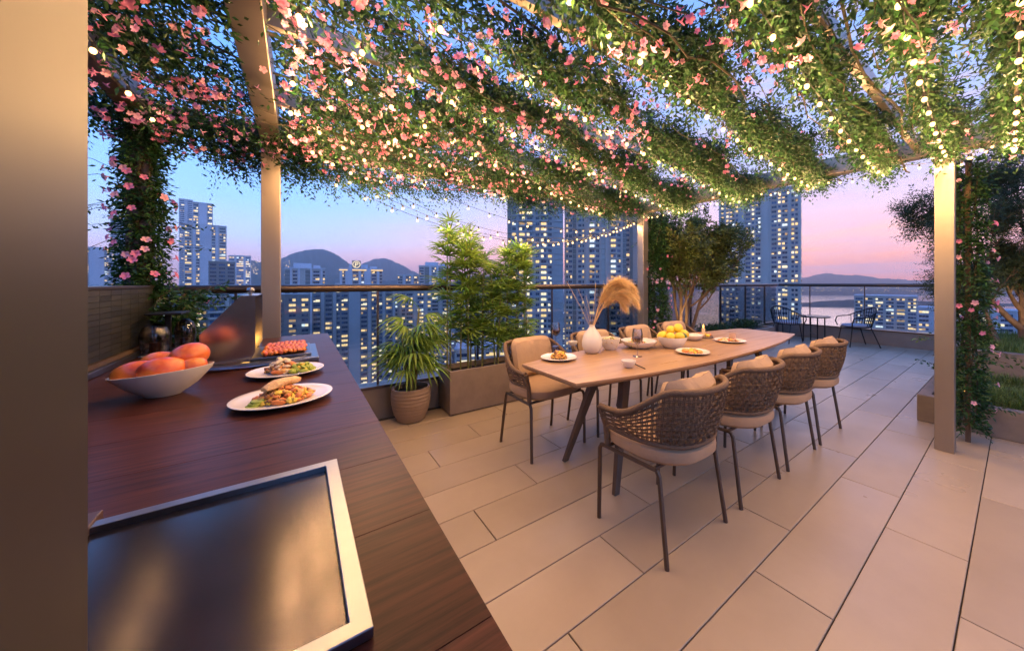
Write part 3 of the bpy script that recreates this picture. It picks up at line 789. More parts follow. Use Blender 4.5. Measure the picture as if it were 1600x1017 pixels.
# wine glasses
GL = [(0.0, 0.0), (0.034, 0.0), (0.035, 0.002), (0.008, 0.006), (0.0042, 0.012), (0.004, 0.085), (0.012, 0.092), (0.034, 0.112), (0.041, 0.135), (0.039, 0.165), (0.032, 0.205), (0.031, 0.205), (0.038, 0.165), (0.0395, 0.135), (0.033, 0.114), (0.0, 0.094)]
for (px, py, lab) in ((868, 541, 'wine glass of red wine at the near end behind the pasta plate'), (996, 557, 'wine glass of red wine in the middle of the table before the shallow bowl')):
    g = onT(px, py)
    w = thing('wine_glass', lab, 'wine glass', g, 0, 'wine glasses on the table')
    MB().lathe(GL, 36).build('glass', M['wine_glass'], w, smooth=True)
    MB().lathe([(0.0, 0.0955), (0.031, 0.115), (0.0385, 0.134), (0.0375, 0.141), (0.0, 0.141)], 28).build('wine', M['wine'], w, smooth=True)
BOWL = lambda r, h: [(0, 0), (r * .5, 0), (r * .55, h * .06), (r * .8, h * .35), (r * .97, h * .8), (r, h), (r * .96, h), (r * .92, h * .8), (r * .74, h * .38), (r * .45, h * .12), (0, h * .1)]
def bowl(px, py, r, h, label, m='ceramic', c=None):
    c = c or onT(px, py)
    tag(MB().lathe(BOWL(r, h), 44).build('bowl', M[m], loc=c, smooth=True), label, 'bowl'); return c
bowl(895, 540, 0.042, 0.038, 'tiny cream dip bowl beside the vase, near end')
c1 = bowl(953, 546, 0.085, 0.095, 'deep cream bowl of green salad right of the vase')
food_pile('rice_salad', 'pale green rice salad in the deep bowl by the vase', 'food', c1 + Vector((0, 0, 0.065)), 0.074, 160, ['food_cream', 'food_cream', 'food_green'], 0.009, 0.035)
c2 = bowl(998, 543, 0.15, 0.062, 'wide shallow cream bowl of noodles in mid table')
food_pile('noodle_heap', 'brown and red noodle heap in the wide shallow bowl', 'food', c2 + Vector((-0.03, 0, 0.025)), 0.085, 170, ['food_cream', 'food_brown', 'food_orange', 'food_green'], 0.011, 0.05)
cc = bowl(982, 574, 0.047, 0.045, 'small cream cup bowl near the table edge')
stk = MB().tube([cc + Vector((0.075, -0.03, 0.004)), cc + Vector((0.045, 0.06, 0.004))], 0.003, 6)
c_a, c_b = onT(989, 568), onT(1008, 577)
tag(MB().tube([c_a + Vector((0, 0, .003)), c_b + Vector((0, 0, .003))], 0.0028, 6).build('chopstick', M['black_metal']), 'single dark chopstick beside the small cup bowl', 'chopstick')
c3 = bowl(1050, 543, 0.125, 0.095, 'large cream bowl heaped with lemons')
c4 = bowl(1082, 531, 0.10, 0.05, 'low white dish behind the lemon bowl')
for k, (a, b, z, lab) in enumerate([(-0.085, 0.0, 0.10, 'lemon at the left rim of the big bowl'), (-0.03, -0.06, 0.10, 'lemon at the front left of the big bowl'), (0.045, -0.055, 0.10, 'lemon at the front right of the big bowl'),
                              (0.0, 0.04, 0.145, 'lemon on top at the left of the heap'), (0.07, 0.05, 0.155, 'large lemon highest on the heap'), (0.10, -0.01, 0.115, 'lemon at the right rim of the big bowl'), (0.02, 0.0, 0.075, 'lemon deep inside the big bowl'), (-0.045, 0.06, 0.095, 'lemon at the back of the big bowl')]):
    m = MB(); m.ball((0, 0, 0), 0.036 if k != 4 else 0.042, 18, 14, (1.18, 1, 1))
    m.v = [(x * (1 + 0.10 * max(0, abs(x) / 0.043 - 0.8) * 3), y_, z_) for x, y_, z_ in m.v]
    o = m.build('lemon', M['lemon'], loc=c3 + Vector((SA * b + CA * a, CA * b - SA * a, z)), smooth=True); o.rotation_euler = (random.uniform(0, 6), random.uniform(-.4, .4), random.uniform(0, 6))
    tag(o, lab, 'lemon', 'lemons in the bowl')
m = MB(); m.ball((0, 0, 0), 0.034, 18, 14, (1.1, 1, 1))
tag(m.build('avocado', M['lime'], loc=c3 + rt * 0.075 + Vector((0, 0, 0.098)) - Vector((SA, CA, 0)) * 0.045, smooth=True), 'dark green avocado among the lemons', 'avocado')
# candle on a tart board
cd = onT(1099, 527)
tag(MB().lathe([(0, 0), (0.09, 0), (0.095, 0.006), (0.09, 0.014), (0, 0.014)], 36).build('tart_board', M['oak_leg'], loc=cd, smooth=True), 'round wooden board carrying the candle and tarts', 'board')
cn = thing('candle', 'burning candle in a glass holder among the tarts', 'candle', cd + Vector((0.0, 0.0, 0.0145)))
MB().lathe([(0, 0), (0.016, 0), (0.016, 0.075), (0.012, 0.078), (0, 0.077)], 20).build('wax', M['food_cream'], cn, smooth=True)
MB().lathe([(0, 0.078), (0.006, 0.086), (0.0075, 0.094), (0.004, 0.108), (0, 0.118)], 14).build('flame', M['flame'], cn, smooth=True)
for k in range(6):
    a = k * 1.047 + 0.3
    o = MB().lathe([(0, 0), (0.017, 0), (0.022, 0.014), (0.018, 0.018), (0, 0.026)], 14).build('tart', M['food_orange' if k % 2 else 'food_yellow'], loc=cd + Vector((0.058 * math.cos(a), 0.058 * math.sin(a), 0.0145)), smooth=True)
    tag(o, 'small round glazed tart set in the ring about the candle', 'tart', 'tarts around the candle')

# ================================================================== POTS, PLANTERS, PALMS
PX, PY_ = 0.86, 3.47
pot = thing('clay_pot', 'ribbed tan clay pot holding the small fan palm', 'pot', (PX, PY_, 0))
pr = [(0, 0), (0.105, 0), (0.125, 0.012), (0.155, 0.09), (0.172, 0.18), (0.176, 0.25), (0.172, 0.30), (0.168, 0.315), (0.15, 0.315), (0.152, 0.27), (0, 0.26)]
prof = []
for (r0, z0), (r1, z1) in zip(pr[:-1], pr[1:]):
    st = 8 if (z1 - z0) > 0.04 else 1
    for k in range(st):
        t = k / st; z = z0 + (z1 - z0) * t; prof.append((r0 + (r1 - r0) * t + (0.0018 * math.sin(z * 190) if 0.02 < z < 0.3 and r0 > 0.12 and r0 != 0.15 else 0), z))
prof.append(pr[-1])
MB().lathe(prof, 56).build('pot_body', M['clay_pot'], pot, smooth=True)
MB().lathe([(0, 0.262), (0.15, 0.262), (0.148, 0.272), (0, 0.282)], 32).build('soil', M['soil'], pot, smooth=True)

PB = (1.18, 3.31, 2.25, 3.655)
pb_ = thing('planter_box', 'long brown stone planter box of bamboo palms by the balustrade', 'planter')
frame_poly(PB[0], PB[1], PB[2], PB[3], 0.025, 0.012, 0.435).build('stone_box', M['stone'], pb_, bevel=0.003)
MB().box(PB[0] + 0.02, PB[1] + 0.02, 0, PB[2] - 0.02, PB[3] - 0.02, 0.011).build('plinth', M['black_metal'], pb_)
MB().box(PB[0] + 0.0255, PB[1] + 0.0255, 0.05, PB[2] - 0.0255, PB[3] - 0.0255, 0.385).build('soil', M['soil'], pb_)

def fan_mesh(nl, spread, length, width, droop, m):
    V, F = [], []
    for k in range(nl):
        a = (k / (nl - 1) - 0.5) * spread + random.uniform(-.06, .06)
        l = length * (1 - 0.30 * abs(k / (nl - 1) - 0.5) * 2) * random.uniform(0.9, 1.08)
        d = Vector((math.cos(a), math.sin(a), 0)); s = Vector((-math.sin(a), math.cos(a), 0))
        prev = None; o = len(V); seg = 5
        for j in range(seg + 1):
            t = j / seg; w = width * (math.sin(math.pi * min(0.98, t * 0.80 + 0.12)) ** 0.8) * (1 if t < 0.98 else 0.1) * (1 - t ** 5)
            p = d * (l * t * (1 - 0.25 * droop * t)) + Vector((0, 0, -droop * l * t * t * 0.75 + 0.10 * l * t))
            V += [tuple(p + s * w + Vector((0, 0, w * 0.4))), tuple(p), tuple(p - s * w + Vector((0, 0, w * 0.4)))]
        for j in range(seg):
            q = o + j * 3
            F += [(q, q + 1, q + 4), (q, q + 4, q + 3), (q + 1, q + 2, q + 5), (q + 1, q + 5, q + 4)]
    return mesh_np('leaf', np.array(V), np.array(F), m)
def fan_leaf(parent, meshes, base, azim, pitch, petiole, scale):
    """a leaf object: its fan sits at the end of a petiole"""
    d = Vector((math.cos(azim) * math.cos(pitch), math.sin(azim) * math.cos(pitch), math.sin(pitch)))
    tip = Vector(base) + d * petiole
    o = link('leaf', random.choice(meshes), parent, tip)
    o.rotation_euler = Euler((random.uniform(-.35, .35), -pitch * 0.55 + random.uniform(-.15, .15), azim)); o.scale = (scale,) * 3
    return Vector(base), tip
bam = [fan_mesh(9, R(200), 0.23, 0.0098, 0.35, M['palm_leaf']), fan_mesh(8, R(170), 0.25, 0.0105, 0.5, M['palm_leaf']),
       fan_mesh(10, R(230), 0.20, 0.0090, 0.25, M['palm_leaf_dark']), fan_mesh(7, R(150), 0.24, 0.0110, 0.65, M['palm_leaf_dark']), fan_mesh(9, R(215), 0.24, 0.0105, 0.2, M['palm_leaf'])]
def lady_palm(label, x0, x1, ncane, hmin, hmax, nleaf):
    t = thing('bamboo_palm', label, 'plant', ((x0 + x1) / 2, 3.49, 0.384), 0, 'bamboo palms in the stone planter')
    for c in range(ncane):
        bx_, by_ = (x0 + (x1 - x0) * (c + 0.5) / ncane - (x0 + x1) / 2) + random.uniform(-.03, .03), random.uniform(-.09, .09)
        h = random.uniform(hmin, hmax); lean = Vector((random.uniform(-.06, .06), random.uniform(-.05, .04), 0))
        cp = [Vector((bx_, by_, 0)) + lean * (k / 6) ** 1.5 + Vector((0, 0, h * k / 6)) for k in range(7)]
        cn_ = MB().tube(cp, [0.0085 - 0.0008 * k for k in range(7)], 7).build('cane', M['cane'], t, smooth=True)
        pet = MB()
        for k in range(nleaf):
            q = random.uniform(0.14, 1.0)
            i0 = min(5, int(q * 6)); b = cp[i0].lerp(cp[i0 + 1], q * 6 - i0)
            az = k * 2.4 + random.uniform(-.5, .5); pit = R(random.uniform(38, 74)) if q < 0.85 else R(random.uniform(60, 88))
            p0, p1 = fan_leaf(cn_, bam, b, az, pit, random.uniform(0.04, 0.10), random.uniform(0.75, 1.1))
            pet.tube([p0, p0.lerp(p1, .5) + Vector((0, 0, .01)), p1], 0.0022, 4, False)
        tag(pet.build('petioles', M['palm_leaf_dark'], cn_), kind='stuff')
lady_palm('tall bamboo palm at the left end of the stone planter', 1.22, 1.52, 6, 1.15, 1.50, 24)
lady_palm('dense bamboo palm in the middle of the stone planter', 1.52, 1.86, 6, 0.95, 1.32, 23)
lady_palm('leafy bamboo palm at the right end of the stone planter', 1.86, 2.20, 6, 1.05, 1.40, 24)
# potted palm, longer drooping fans
pp = thing('fan_palm', 'small drooping fan palm growing in the clay pot', 'plant', (PX, PY_, 0.275))
pot_fans = [fan_mesh(12, R(210), 0.30, 0.0105, 0.95, M['palm_leaf']), fan_mesh(11, R(190), 0.28, 0.0110, 1.1, M['palm_leaf']), fan_mesh(12, R(220), 0.27, 0.010, 0.8, M['palm_leaf_dark'])]
for c in range(9):
    a = c * 2.4; r0 = 0.045 * random.random() ** .5 + 0.012; h = random.uniform(0.26, 0.62) if c else 0.78
    cp = [Vector((r0 * math.cos(a), r0 * math.sin(a), 0)) + Vector((math.cos(a), math.sin(a), 0)) * 0.05 * (k / 5) ** 1.6 + Vector((0, 0, h * k / 5)) for k in range(6)]
    cn_ = MB().tube(cp, [0.0105, 0.0105, 0.010, 0.0095, 0.0085, 0.007], 8).build('cane', M['cane'], pp, smooth=True)
    pet = MB()
    for k in range(6):
        q = random.uniform(0.5, 1.0) * 5; i0 = min(4, int(q)); b = cp[i0].lerp(cp[i0 + 1], q - i0)
        p0, p1 = fan_leaf(cn_, pot_fans, b, a + k * 1.7 + random.uniform(-.4, .4), R(random.uniform(20, 60)), random.uniform(0.08, 0.17), random.uniform(0.75, 1.1))
        pet.tube([p0, p0.lerp(p1, .5) + Vector((0, 0, .012)), p1], 0.003, 5, False)
    tag(pet.build('petioles', M['palm_leaf_dark'], cn_), kind='stuff')

# ================================================================== RIGHT-HAND PLANTERS
pl1 = thing('stone_planter', 'low rough stone planter of grass beside the right pergola post', 'planter')
frame_poly(4.69, -3.2, 5.98, 0.58, 0.09, 0.0, 0.25).build('stone_kerb', M['stone_rough'], pl1, bevel=0.008)
MB().box(4.785, -3.1, 0.02, 5.885, 0.485, 0.20).build('soil', M['soil'], pl1)
pl2 = thing('tree_planter', 'raised stone planter with olive trees behind the grass bed', 'planter')
frame_poly(5.99, -3.2, 8.2, 0.50, 0.10, 0.0, 0.56).build('stone_kerb', M['stone_rough'], pl2, bevel=0.008)
MB().box(6.095, -3.09, 0.02, 8.095, 0.395, 0.52).build('soil', M['soil'], pl2)
blk = MB().box(-0.16, -0.17, 0, 0.16, 0.17, 0.26).build('stone_block', mat('pale_block', (0.45, 0.47, 0.52), 0.6, noise=0.3, nscale=5), loc=(5.42, -0.20, 0.2005), bevel=0.008)
tag(blk, 'pale square stone block standing in the grass bed', 'block')
# grass blades
def grass(x0, x1, y0, y1, z, n, h):
    b = np.stack([rng.uniform(x0, x1, n), rng.uniform(y0, y1, n), np.full(n, z)], 1)
    cl = np.sin(b[:, 0] * 9) * np.sin(b[:, 1] * 7 + 1) * 0.3 + 1
    a = rng.uniform(0, 6.283, n); hh = h * cl * rng.uniform(0.5, 1.2, n); le = rng.uniform(0.15, 0.6, n)
    d = np.stack([np.cos(a), np.sin(a), 0 * a], 1); s = np.stack([-np.sin(a), np.cos(a), 0 * a], 1) * 0.0035
    m1 = b + d * (le * hh * 0.3)[:, None] + np.array([0, 0, 1.]) * (hh * 0.6)[:, None]
    tip = b + d * (le * hh)[:, None] + np.array([0, 0, 1.]) * (hh * (1 - 0.25 * le))[:, None]
    V = np.stack([b - s, b + s, m1 + s * .7, m1 - s * .7, tip], 1).reshape(-1, 3)
    F = (np.array([(0, 1, 2), (0, 2, 3), (3, 2, 4)])[None] + 5 * np.arange(n)[:, None, None]).reshape(-1, 3)
    return mesh_np('grass', V, F, M['grass_leaf'])
tag(link('grass', grass(4.80, 5.88, -1.6, 0.47, 0.2, 26000, 0.15)), 'short green grass filling the low stone planter', 'grass', kind='stuff')
tag(link('ground_cover', grass(6.1, 8.05, -1.4, 0.39, 0.52, 9000, 0.12)), 'dark ground cover under the olive trees', 'ground cover', kind='stuff')

# long low planter along the balustrade, with shrubs and the tree
pl3 = thing('low_planter', 'long low dark planter along the balustrade behind the tree', 'planter')
frame_poly(4.45, 3.02, 7.9, 3.66, 0.05, 0.0, 0.40).build('kerb', M['stone'], pl3, bevel=0.004)
MB().box(4.505, 3.075, 0.02, 7.845, 3.605, 0.36).build('soil', M['soil'], pl3)

# ================================================================== TREES
def grow(root, d, length, rad, depth, mbk, tips, spread=0.55, up=0.18):
    d = Vector(d).normalized(); pts = [Vector(root)]; r = [rad]; seg = 4
    for k in range(seg):
        d = (d + Vector((random.gauss(0, .12), random.gauss(0, .12), random.gauss(0, .06) + up * 0.25))).normalized()
        pts.append(pts[-1] + d * length / seg); r.append(rad * (1 - 0.42 * (k + 1) / seg))
        if depth <= 1: tips.append((pts[-1].copy(), d.copy()))
    mbk.tube(pts, r, 7 if rad > 0.012 else 4, False)
    if depth == 0: return
    nb = 3 if depth > 1 else 4
    for b in range(nb):
        ax = Vector((random.gauss(0, 1), random.gauss(0, 1), random.gauss(0, .6))).normalized()
        nd = (d + ax * spread).normalized(); s = random.choice((2, 3, 4, 4))
        grow(pts[s], nd, length * random.uniform(0.6, 0.82), r[s] * 0.68, depth - 1, mbk, tips, spread, up)
def tree(name, label, base, trunks, depth, leaf, nspr, llen, slen, k=8, group=None, spread=0.55, up=0.18, bound=None, wr=0.42):
    t = thing(name, label, 'tree', base, 0, group)
    tips = []
    for (off, d, l, r) in trunks:
        tm = MB(); p0 = Vector(off); d = Vector(d).normalized(); pts = [p0]; rr = [r * 1.15]
        for s in range(5):
            d = (d + Vector((random.gauss(0, .05), random.gauss(0, .05), 0.03))).normalized()
            pts.append(pts[-1] + d * l / 5); rr.append(r * (1 - 0.32 * (s + 1) / 5))
        tm.tube(pts, rr, 10); tm.build('trunk', M['bark'], t, smooth=True)
        br = MB()
        for b in range(4):
            ax = Vector((random.gauss(0, 1), random.gauss(0, 1), random.gauss(0, .4))).normalized()
            grow(pts[-1 - (b % 3)], (d + ax * 0.6), l * random.uniform(0.5, 0.8), rr[-1] * 0.75, depth, br, tips, spread, up)
        br.build('branches', M['bark'], t, smooth=True)
    if bound: tips = [q for q in tips if bound(q[0])]
    idx = rng.integers(0, len(tips), nspr)
    pos = np.array([tips[i][0][:] for i in idx]) + rng.normal(0, 0.035, (nspr, 3))
    dr = np.array([tips[i][1][:] for i in idx]) + rng.normal(0, 0.55, (nspr, 3))
    a = sprigs(pos, dr, k, slen, llen, 0.25, 0.8)
    v, f = leaf_arrays(*a, wr=wr)
    tag(link('crown', mesh_np('crown', v, f, M[leaf]), t), kind='stuff')
    return t
tree('patio_tree', 'multi-stemmed tree lit warm behind the far end of the dining table', (5.05, 3.30, 0.36),
     [((0, 0, 0), (-.34, .02, 1), 0.78, 0.034), ((0.05, -.03, 0), (-.14, -.12, 1), 0.85, 0.030), ((0.08, .03, 0), (.12, .05, 1), 0.88, 0.034), ((0.13, -.02, 0), (.45, -.15, 1), 0.85, 0.032), ((0.02, .06, 0), (-.02, .05, 1), 0.95, 0.026)],
     2, 'tree_leaf', 6200, 0.042, 0.15, 8, spread=0.66, up=0.20, wr=0.5)
tree('olive_tree', 'dark bushy olive tree at the right edge in the raised planter', (7.35, -0.05, 0.52),
     [((0, 0, 0), (.03, .05, 1), 0.42, 0.055), ((0.0, 0.03, 0.2), (-.15, .5, .55), 0.8, 0.034), ((0.0, -0.03, 0.25), (-.1, -.55, .6), 0.75, 0.034), ((0, 0, 0.3), (.2, 0, 1), 0.9, 0.036)],
     3, 'olive_leaf', 9000, 0.040, 0.17, 8, 'olive trees in the raised planter', spread=0.5, up=0.55, wr=0.3)
tree('olive_tree', 'feathery olive tree left of the right pergola post', (7.0, 0.15, 0.52),
     [((0, 0, 0), (.0, .50, 1), 0.40, 0.034), ((0.02, 0.0, 0.05), (.25, .85, .8), 0.42, 0.026), ((0, 0.02, 0.08), (-.2, .65, .9), 0.40, 0.024), ((0, 0.0, 0.0), (.1, .30, 1), 0.75, 0.026)],
     2, 'olive_leaf', 3200, 0.032, 0.17, 8, 'olive trees in the raised planter', spread=0.5, up=0.4, wr=0.3)
# shrubs in the low planter
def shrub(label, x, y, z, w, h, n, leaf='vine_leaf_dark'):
    t = thing('low_shrub', label, 'shrub', (x, y, z), 0, 'low shrubs in the long planter')
    pos = np.stack([rng.normal(0, w * 0.45, n), rng.normal(0, 0.09, n), rng.uniform(0, h * .6, n)], 1)
    d = pos * [0.6, 0.8, 0] + np.stack([rng.normal(0, .3, n), rng.normal(0, .3, n), rng.uniform(.5, 1.2, n)], 1)
    v, f = leaf_arrays(*sprigs(pos, d, 7, 0.12, 0.03, 0.1, 0.8), wr=0.5)
    tag(link('foliage', mesh_np('foliage', v, f, M[leaf]), t), kind='stuff')
    st = MB()
    for k in range(6): st.tube([(random.gauss(0, w * .3), 0, -0.01), (random.gauss(0, w * .4), random.gauss(0, .05), h * .6)], 0.004, 5)
    st.build('stems', M['stem'], t)
shrub('low dark shrub in the planter right of the tree, nearer the tree', 6.1, 3.35, 0.36, 0.5, 0.15, 320)
shrub('low dark shrub at the far end of the long planter', 7.25, 3.35, 0.36, 0.55, 0.17, 340)

# ================================================================== BISTRO SET at the far corner
def wire_chair(label, loc, rz):
    t = thing('wire_chair', label, 'chair', loc, rz, 'black wire armchairs by the bistro table')
    zs = 0.40
    hoop = [Vector((0.25 * math.cos(a) * 1.0, 0.24 * math.sin(a), zs)) for a in [k * math.pi / 12 for k in range(24)]]
    MB().tube(hoop, 0.010, 8, closed=True).build('seat_ring', M['black_metal'], t, smooth=True)
    # top rail: arm fronts -> back
    def top(a):   # a from -pi/2*1.25..: 0 = back centre
        s = abs(a) / 1.9
        return Vector((0.30 * math.sin(a), -0.30 * math.cos(a) - 0.03 * (1 - s), 0.80 - 0.20 * min(1, s * 1.25) ** 1.3))
    tp = [top(-1.9 + 3.8 * k / 24) for k in range(25)]
    arm = [Vector((tp[0].x * .86, 0.20, zs)), Vector((tp[0].x, 0.22, zs + .09)), Vector((tp[0].x, 0.19, tp[0].z - .02))] + tp + [Vector((tp[-1].x, 0.19, tp[-1].z - .02)), Vector((tp[-1].x, 0.22, zs + .09)), Vector((tp[-1].x * .86, 0.20, zs))]
    MB().tube(arm, 0.011, 8).build('top_rail', M['black_metal'], t, smooth=True)
    for k in range(17):
        a = -1.35 + 2.7 * k / 16; b = Vector((0.25 * math.sin(a), -0.24 * math.cos(a), zs)); e = top(a)
        MB().tube([b, b.lerp(e, .5) + Vector((0, -.012 * math.cos(a), 0)), e], 0.0065, 5).build('back_wire', M['black_metal'], t, smooth=True)
    c = MB(); c.lathe([(0, 0.402), (0.21, 0.402), (0.232, 0.418), (0.225, 0.44), (0.16, 0.452), (0, 0.455)], 32)
    c.build('seat_cushion', M['grey_cushion'], t, smooth=True)
    for sx in (-1, 1):
        MB().tube([(sx * 0.18, 0.16, zs), (sx * 0.21, 0.22, 0)], 0.010, 7).build('leg', M['black_metal'], t, smooth=True)
        MB().tube([(sx * 0.17, -0.17, zs), (sx * 0.22, -0.31, 0)], 0.010, 7).build('leg', M['black_metal'], t, smooth=True)
wire_chair('black wire armchair left of the small bistro table', (8.72, 3.10, 0), R(-100))
wire_chair('black wire armchair right of the small bistro table, against the sunset', (9.22, 2.02, 0), R(42))
bt2 = thing('bistro_table', 'small round black bistro table between the wire armchairs', 'table', (9.15, 2.72, 0))
MB().lathe([(0, 0.545), (0.29, 0.545), (0.30, 0.552), (0.30, 0.562), (0.29, 0.57), (0, 0.57)], 40).build('tabletop', M['black_metal'], bt2, smooth=True)
for k in range(4):
    a = k * math.pi / 2 + 0.6; MB().tube([(0.2 * math.cos(a), 0.2 * math.sin(a), 0), (0.2 * math.cos(a), 0.2 * math.sin(a), 0.546)], 0.013, 8).build('leg', M['black_metal'], bt2, smooth=True)
MB().tube([(0.2 * math.cos(.6), 0.2 * math.sin(.6), 0.17), (-0.2 * math.cos(.6), -0.2 * math.sin(.6), 0.17)], 0.009, 6).build('stretcher', M['black_metal'], bt2)

# garden spike lamps that light the trees from below
SPIKE_L = bpy.data.lights.new('spike_light', 'SPOT'); SPIKE_L.energy = 22; SPIKE_L.color = (1.0, 0.66, 0.30); SPIKE_L.spot_size = R(110); SPIKE_L.spot_blend = 0.6; SPIKE_L.shadow_soft_size = 0.03
def spike(label, loc, aim):
    t = thing('spike_lamp', label, 'garden lamp', loc, 0, 'garden spike lamps')
    MB().tube([(0, 0, 0), (0, 0, 0.05)], 0.008, 6).build('spike', M['black_metal'], t)
    d = Vector(aim).normalized(); h = MB(); h.tube([Vector((0, 0, .05)), Vector((0, 0, .05)) + d * 0.06], [0.018, 0.026], 12); h.build('lamp_head', M['black_metal'], t, smooth=True)
    g_ = MB().tube([Vector((0, 0, .05)) + d * 0.0605, Vector((0, 0, .05)) + d * 0.062], 0.022, 12).build('lens', M['flame'], t)
    o = link('spot', SPIKE_L, t, Vector((0, 0, .05)) + d * 0.066); o.rotation_euler = d.to_track_quat('-Z', 'Y').to_euler()
spike('garden lamp hidden at the foot of the multi-stemmed tree', (4.72, 3.12, 0.36), (0.25, 0.12, 1))
spike('garden lamp in the raised planter by the olive trunk', (6.75, -0.25, 0.52), (0.5, 0.25, 0.9))
spike('garden lamp in the grass bed beside the climbing vine', (4.95, 0.30, 0.2), (-0.35, -0.25, 0.9))

# ================================================================== STRING LIGHTS (bulbs give the light)
bm_ = MB(); bm_.ball((0, 0, -0.010), 0.0108, 8, 5, (1, 1, 1.15))
BULB_ME = bm_.mesh('bulb', BULB, True)
SOCK = MB().lathe([(0, 0.026), (0.005, 0.026), (0.0068, 0.02), (0.0068, 0.0), (0.0, 0.0)], 8).mesh('socket', M['wire'], True)
BULB_L = bpy.data.lights.new('bulb_light', 'POINT'); BULB_L.energy = 3.6; BULB_L.color = (1.0, 0.57, 0.25); BULB_L.shadow_soft_size = 0.018
BULB_DIM = BULB_L.copy(); BULB_DIM.name = 'bulb_light_dim'; BULB_DIM.energy = 1.2
BULB_FAINT = BULB_L.copy(); BULB_FAINT.name = 'bulb_light_faint'; BULB_FAINT.energy = 0.35
def string_light(label, pts, n, group='string lights', bscale=1.0, phase=0.5, light=None):
    """wire through control points (catenary-like), n bulbs spaced along it"""
    t = thing('string_light', label, 'string light', (0, 0, 0), 0, group)
    pts = [Vector(p) for p in pts]
    seg = [0.0]
    for a, b in zip(pts[:-1], pts[1:]): seg.append(seg[-1] + (b - a).length)
    def at(s):
        for i in range(len(seg) - 1):
            if s <= seg[i + 1] or i == len(seg) - 2:
                return pts[i].lerp(pts[i + 1], (s - seg[i]) / max(1e-6, seg[i + 1] - seg[i]))
    w = MB(); w.tube(pts, 0.0022, 4, False)
    for k in range(n):
        p = at(seg[-1] * (k + phase) / n)
        o = link('bulb', BULB_ME, t, p + Vector((0, 0, -0.022))); o.scale = (bscale,) * 3
        link('socket', SOCK, o)
        lo = link('bulb_light', light or BULB_L, o, (0, 0, -0.012))
    w.build('cable', M['wire'], t)
    return t
def sagging(a, b, sag, n=22):
    a, b = Vector(a), Vector(b)
    return [a.lerp(b, k / n) - Vector((0, 0, sag * 4 * (k / n) * (1 - k / n))) for k in range(n + 1)]
H0 = EYE
strings = [((1.30, -0.01, H0 + 0.96), (3.98, 0.02, H0 + 0.93), 10, 'string of warm bulbs along the right edge of the photo under the canopy'),
           ((1.50, 0.235, H0 + 0.96), (3.72, 0.31, H0 + 0.93), 9, 'string of warm bulbs ending at the right pergola post'),
           ((1.10, 0.53, H0 + 0.97), (3.98, 0.68, H0 + 0.93), 11, 'string of warm bulbs second from the right post'),
           ((0.62, 0.88, H0 + 0.97), (3.98, 1.17, H0 + 0.93), 13, 'string of warm bulbs third from the right post'),
           ((-0.1, 1.16, H0 + 0.98), (3.98, 1.86, H0 + 0.93), 15, 'string of warm bulbs over the middle of the dining table'),
           ((-0.1, 1.50, H0 + 0.98), (3.98, 2.62, H0 + 0.93), 15, 'string of warm bulbs over the far side of the dining table'),
           ((-0.1, 1.71, H0 + 0.98), (3.2, 3.28, H0 + 0.93), 13, 'string of warm bulbs crossing to the edge beam above the vase'),
           ((-0.1, 1.99, H0 + 0.98), (1.8, 3.28, H0 + 0.93), 9, 'string of warm bulbs crossing to the edge beam above the bamboo palms'),
           ((-0.1, 2.33, H0 + 0.98), (0.98, 3.28, H0 + 0.93), 6, 'string of warm bulbs crossing to the edge beam above the clay pot'),
           ((-0.1, 2.68, H0 + 0.97), (0.62, 3.28, H0 + 0.90), 5, 'short string of warm bulbs near the left metal post'),
           ((1.7, -0.55, H0 + 0.98), (3.98, -0.55, H0 + 0.93), 8, 'unseen string of warm bulbs added to light the open floor, nearer'),  # this unseen string and the next are added to light the near floor
           ((1.7, -1.2, H0 + 0.98), (3.98, -1.2, H0 + 0.93), 8, 'unseen string of warm bulbs added to light the open floor, farther')]
for a, b, n, lab in strings: string_light(lab, sagging(a, b, 0.07), round(n * 1.3), 'bulb strings under the canopy')
string_light('short bulb string along the dark beam at the upper left, partly added for light', sagging((-0.60, 1.15, ZB - .03), (-0.66, 3.1, ZB - .05), 0.05), 5, 'bulb strings under the canopy', 1.0, 0.5, BULB_DIM)
# row draped along the right-hand beam
drape = []
for k in range(61):
    t = k / 60; drape.append(Vector((3.94 + 0.02 * math.sin(k), 3.25 - 3.15 * t, ZB - 0.03 - 0.05 * abs(math.sin(t * math.pi * 6)))))
string_light('dense row of warm bulbs draped along the right beam of the pergola', drape, 38, 'bulb rows on the beam', 0.8, 0.5, BULB_DIM)
loop = [Vector((3.86 + 0.03 * math.cos(k), 0.42 - 0.62 * k / 24, ZB - 0.03 - 0.09 * math.sin(math.pi * k / 24 * 2) ** 2)) for k in range(25)]
string_light('loop of warm bulbs round the top of the right pergola post', loop, 13, 'bulb rows on the beam', 0.8, 0.5, BULB_FAINT)
# outer strings: from the edge beam by the left post to the far post, hanging free
for (x0, z0, sag, y0, n, lab) in ((0.22, 2.16, 0.42, 3.42, 17, 'lowest free-hanging bulb string between the left and far posts'), (0.25, 2.24, 0.44, 3.45, 17, 'second lowest free-hanging bulb string between the posts'),
                              (0.28, 2.30, 0.42, 3.48, 17, 'third lowest free-hanging bulb string between the posts'), (0.9, 2.28, 0.27, 3.50, 13, 'highest free-hanging bulb string, starting above the palms')):
    string_light(lab, sagging((x0, y0, z0), (4.02, 3.42, 2.22), sag, 30), n, 'free-hanging bulb strings', 1.0, {0.22: 0.15, 0.25: 0.5, 0.28: 0.85, 0.9: 0.3}[x0], BULB_DIM)

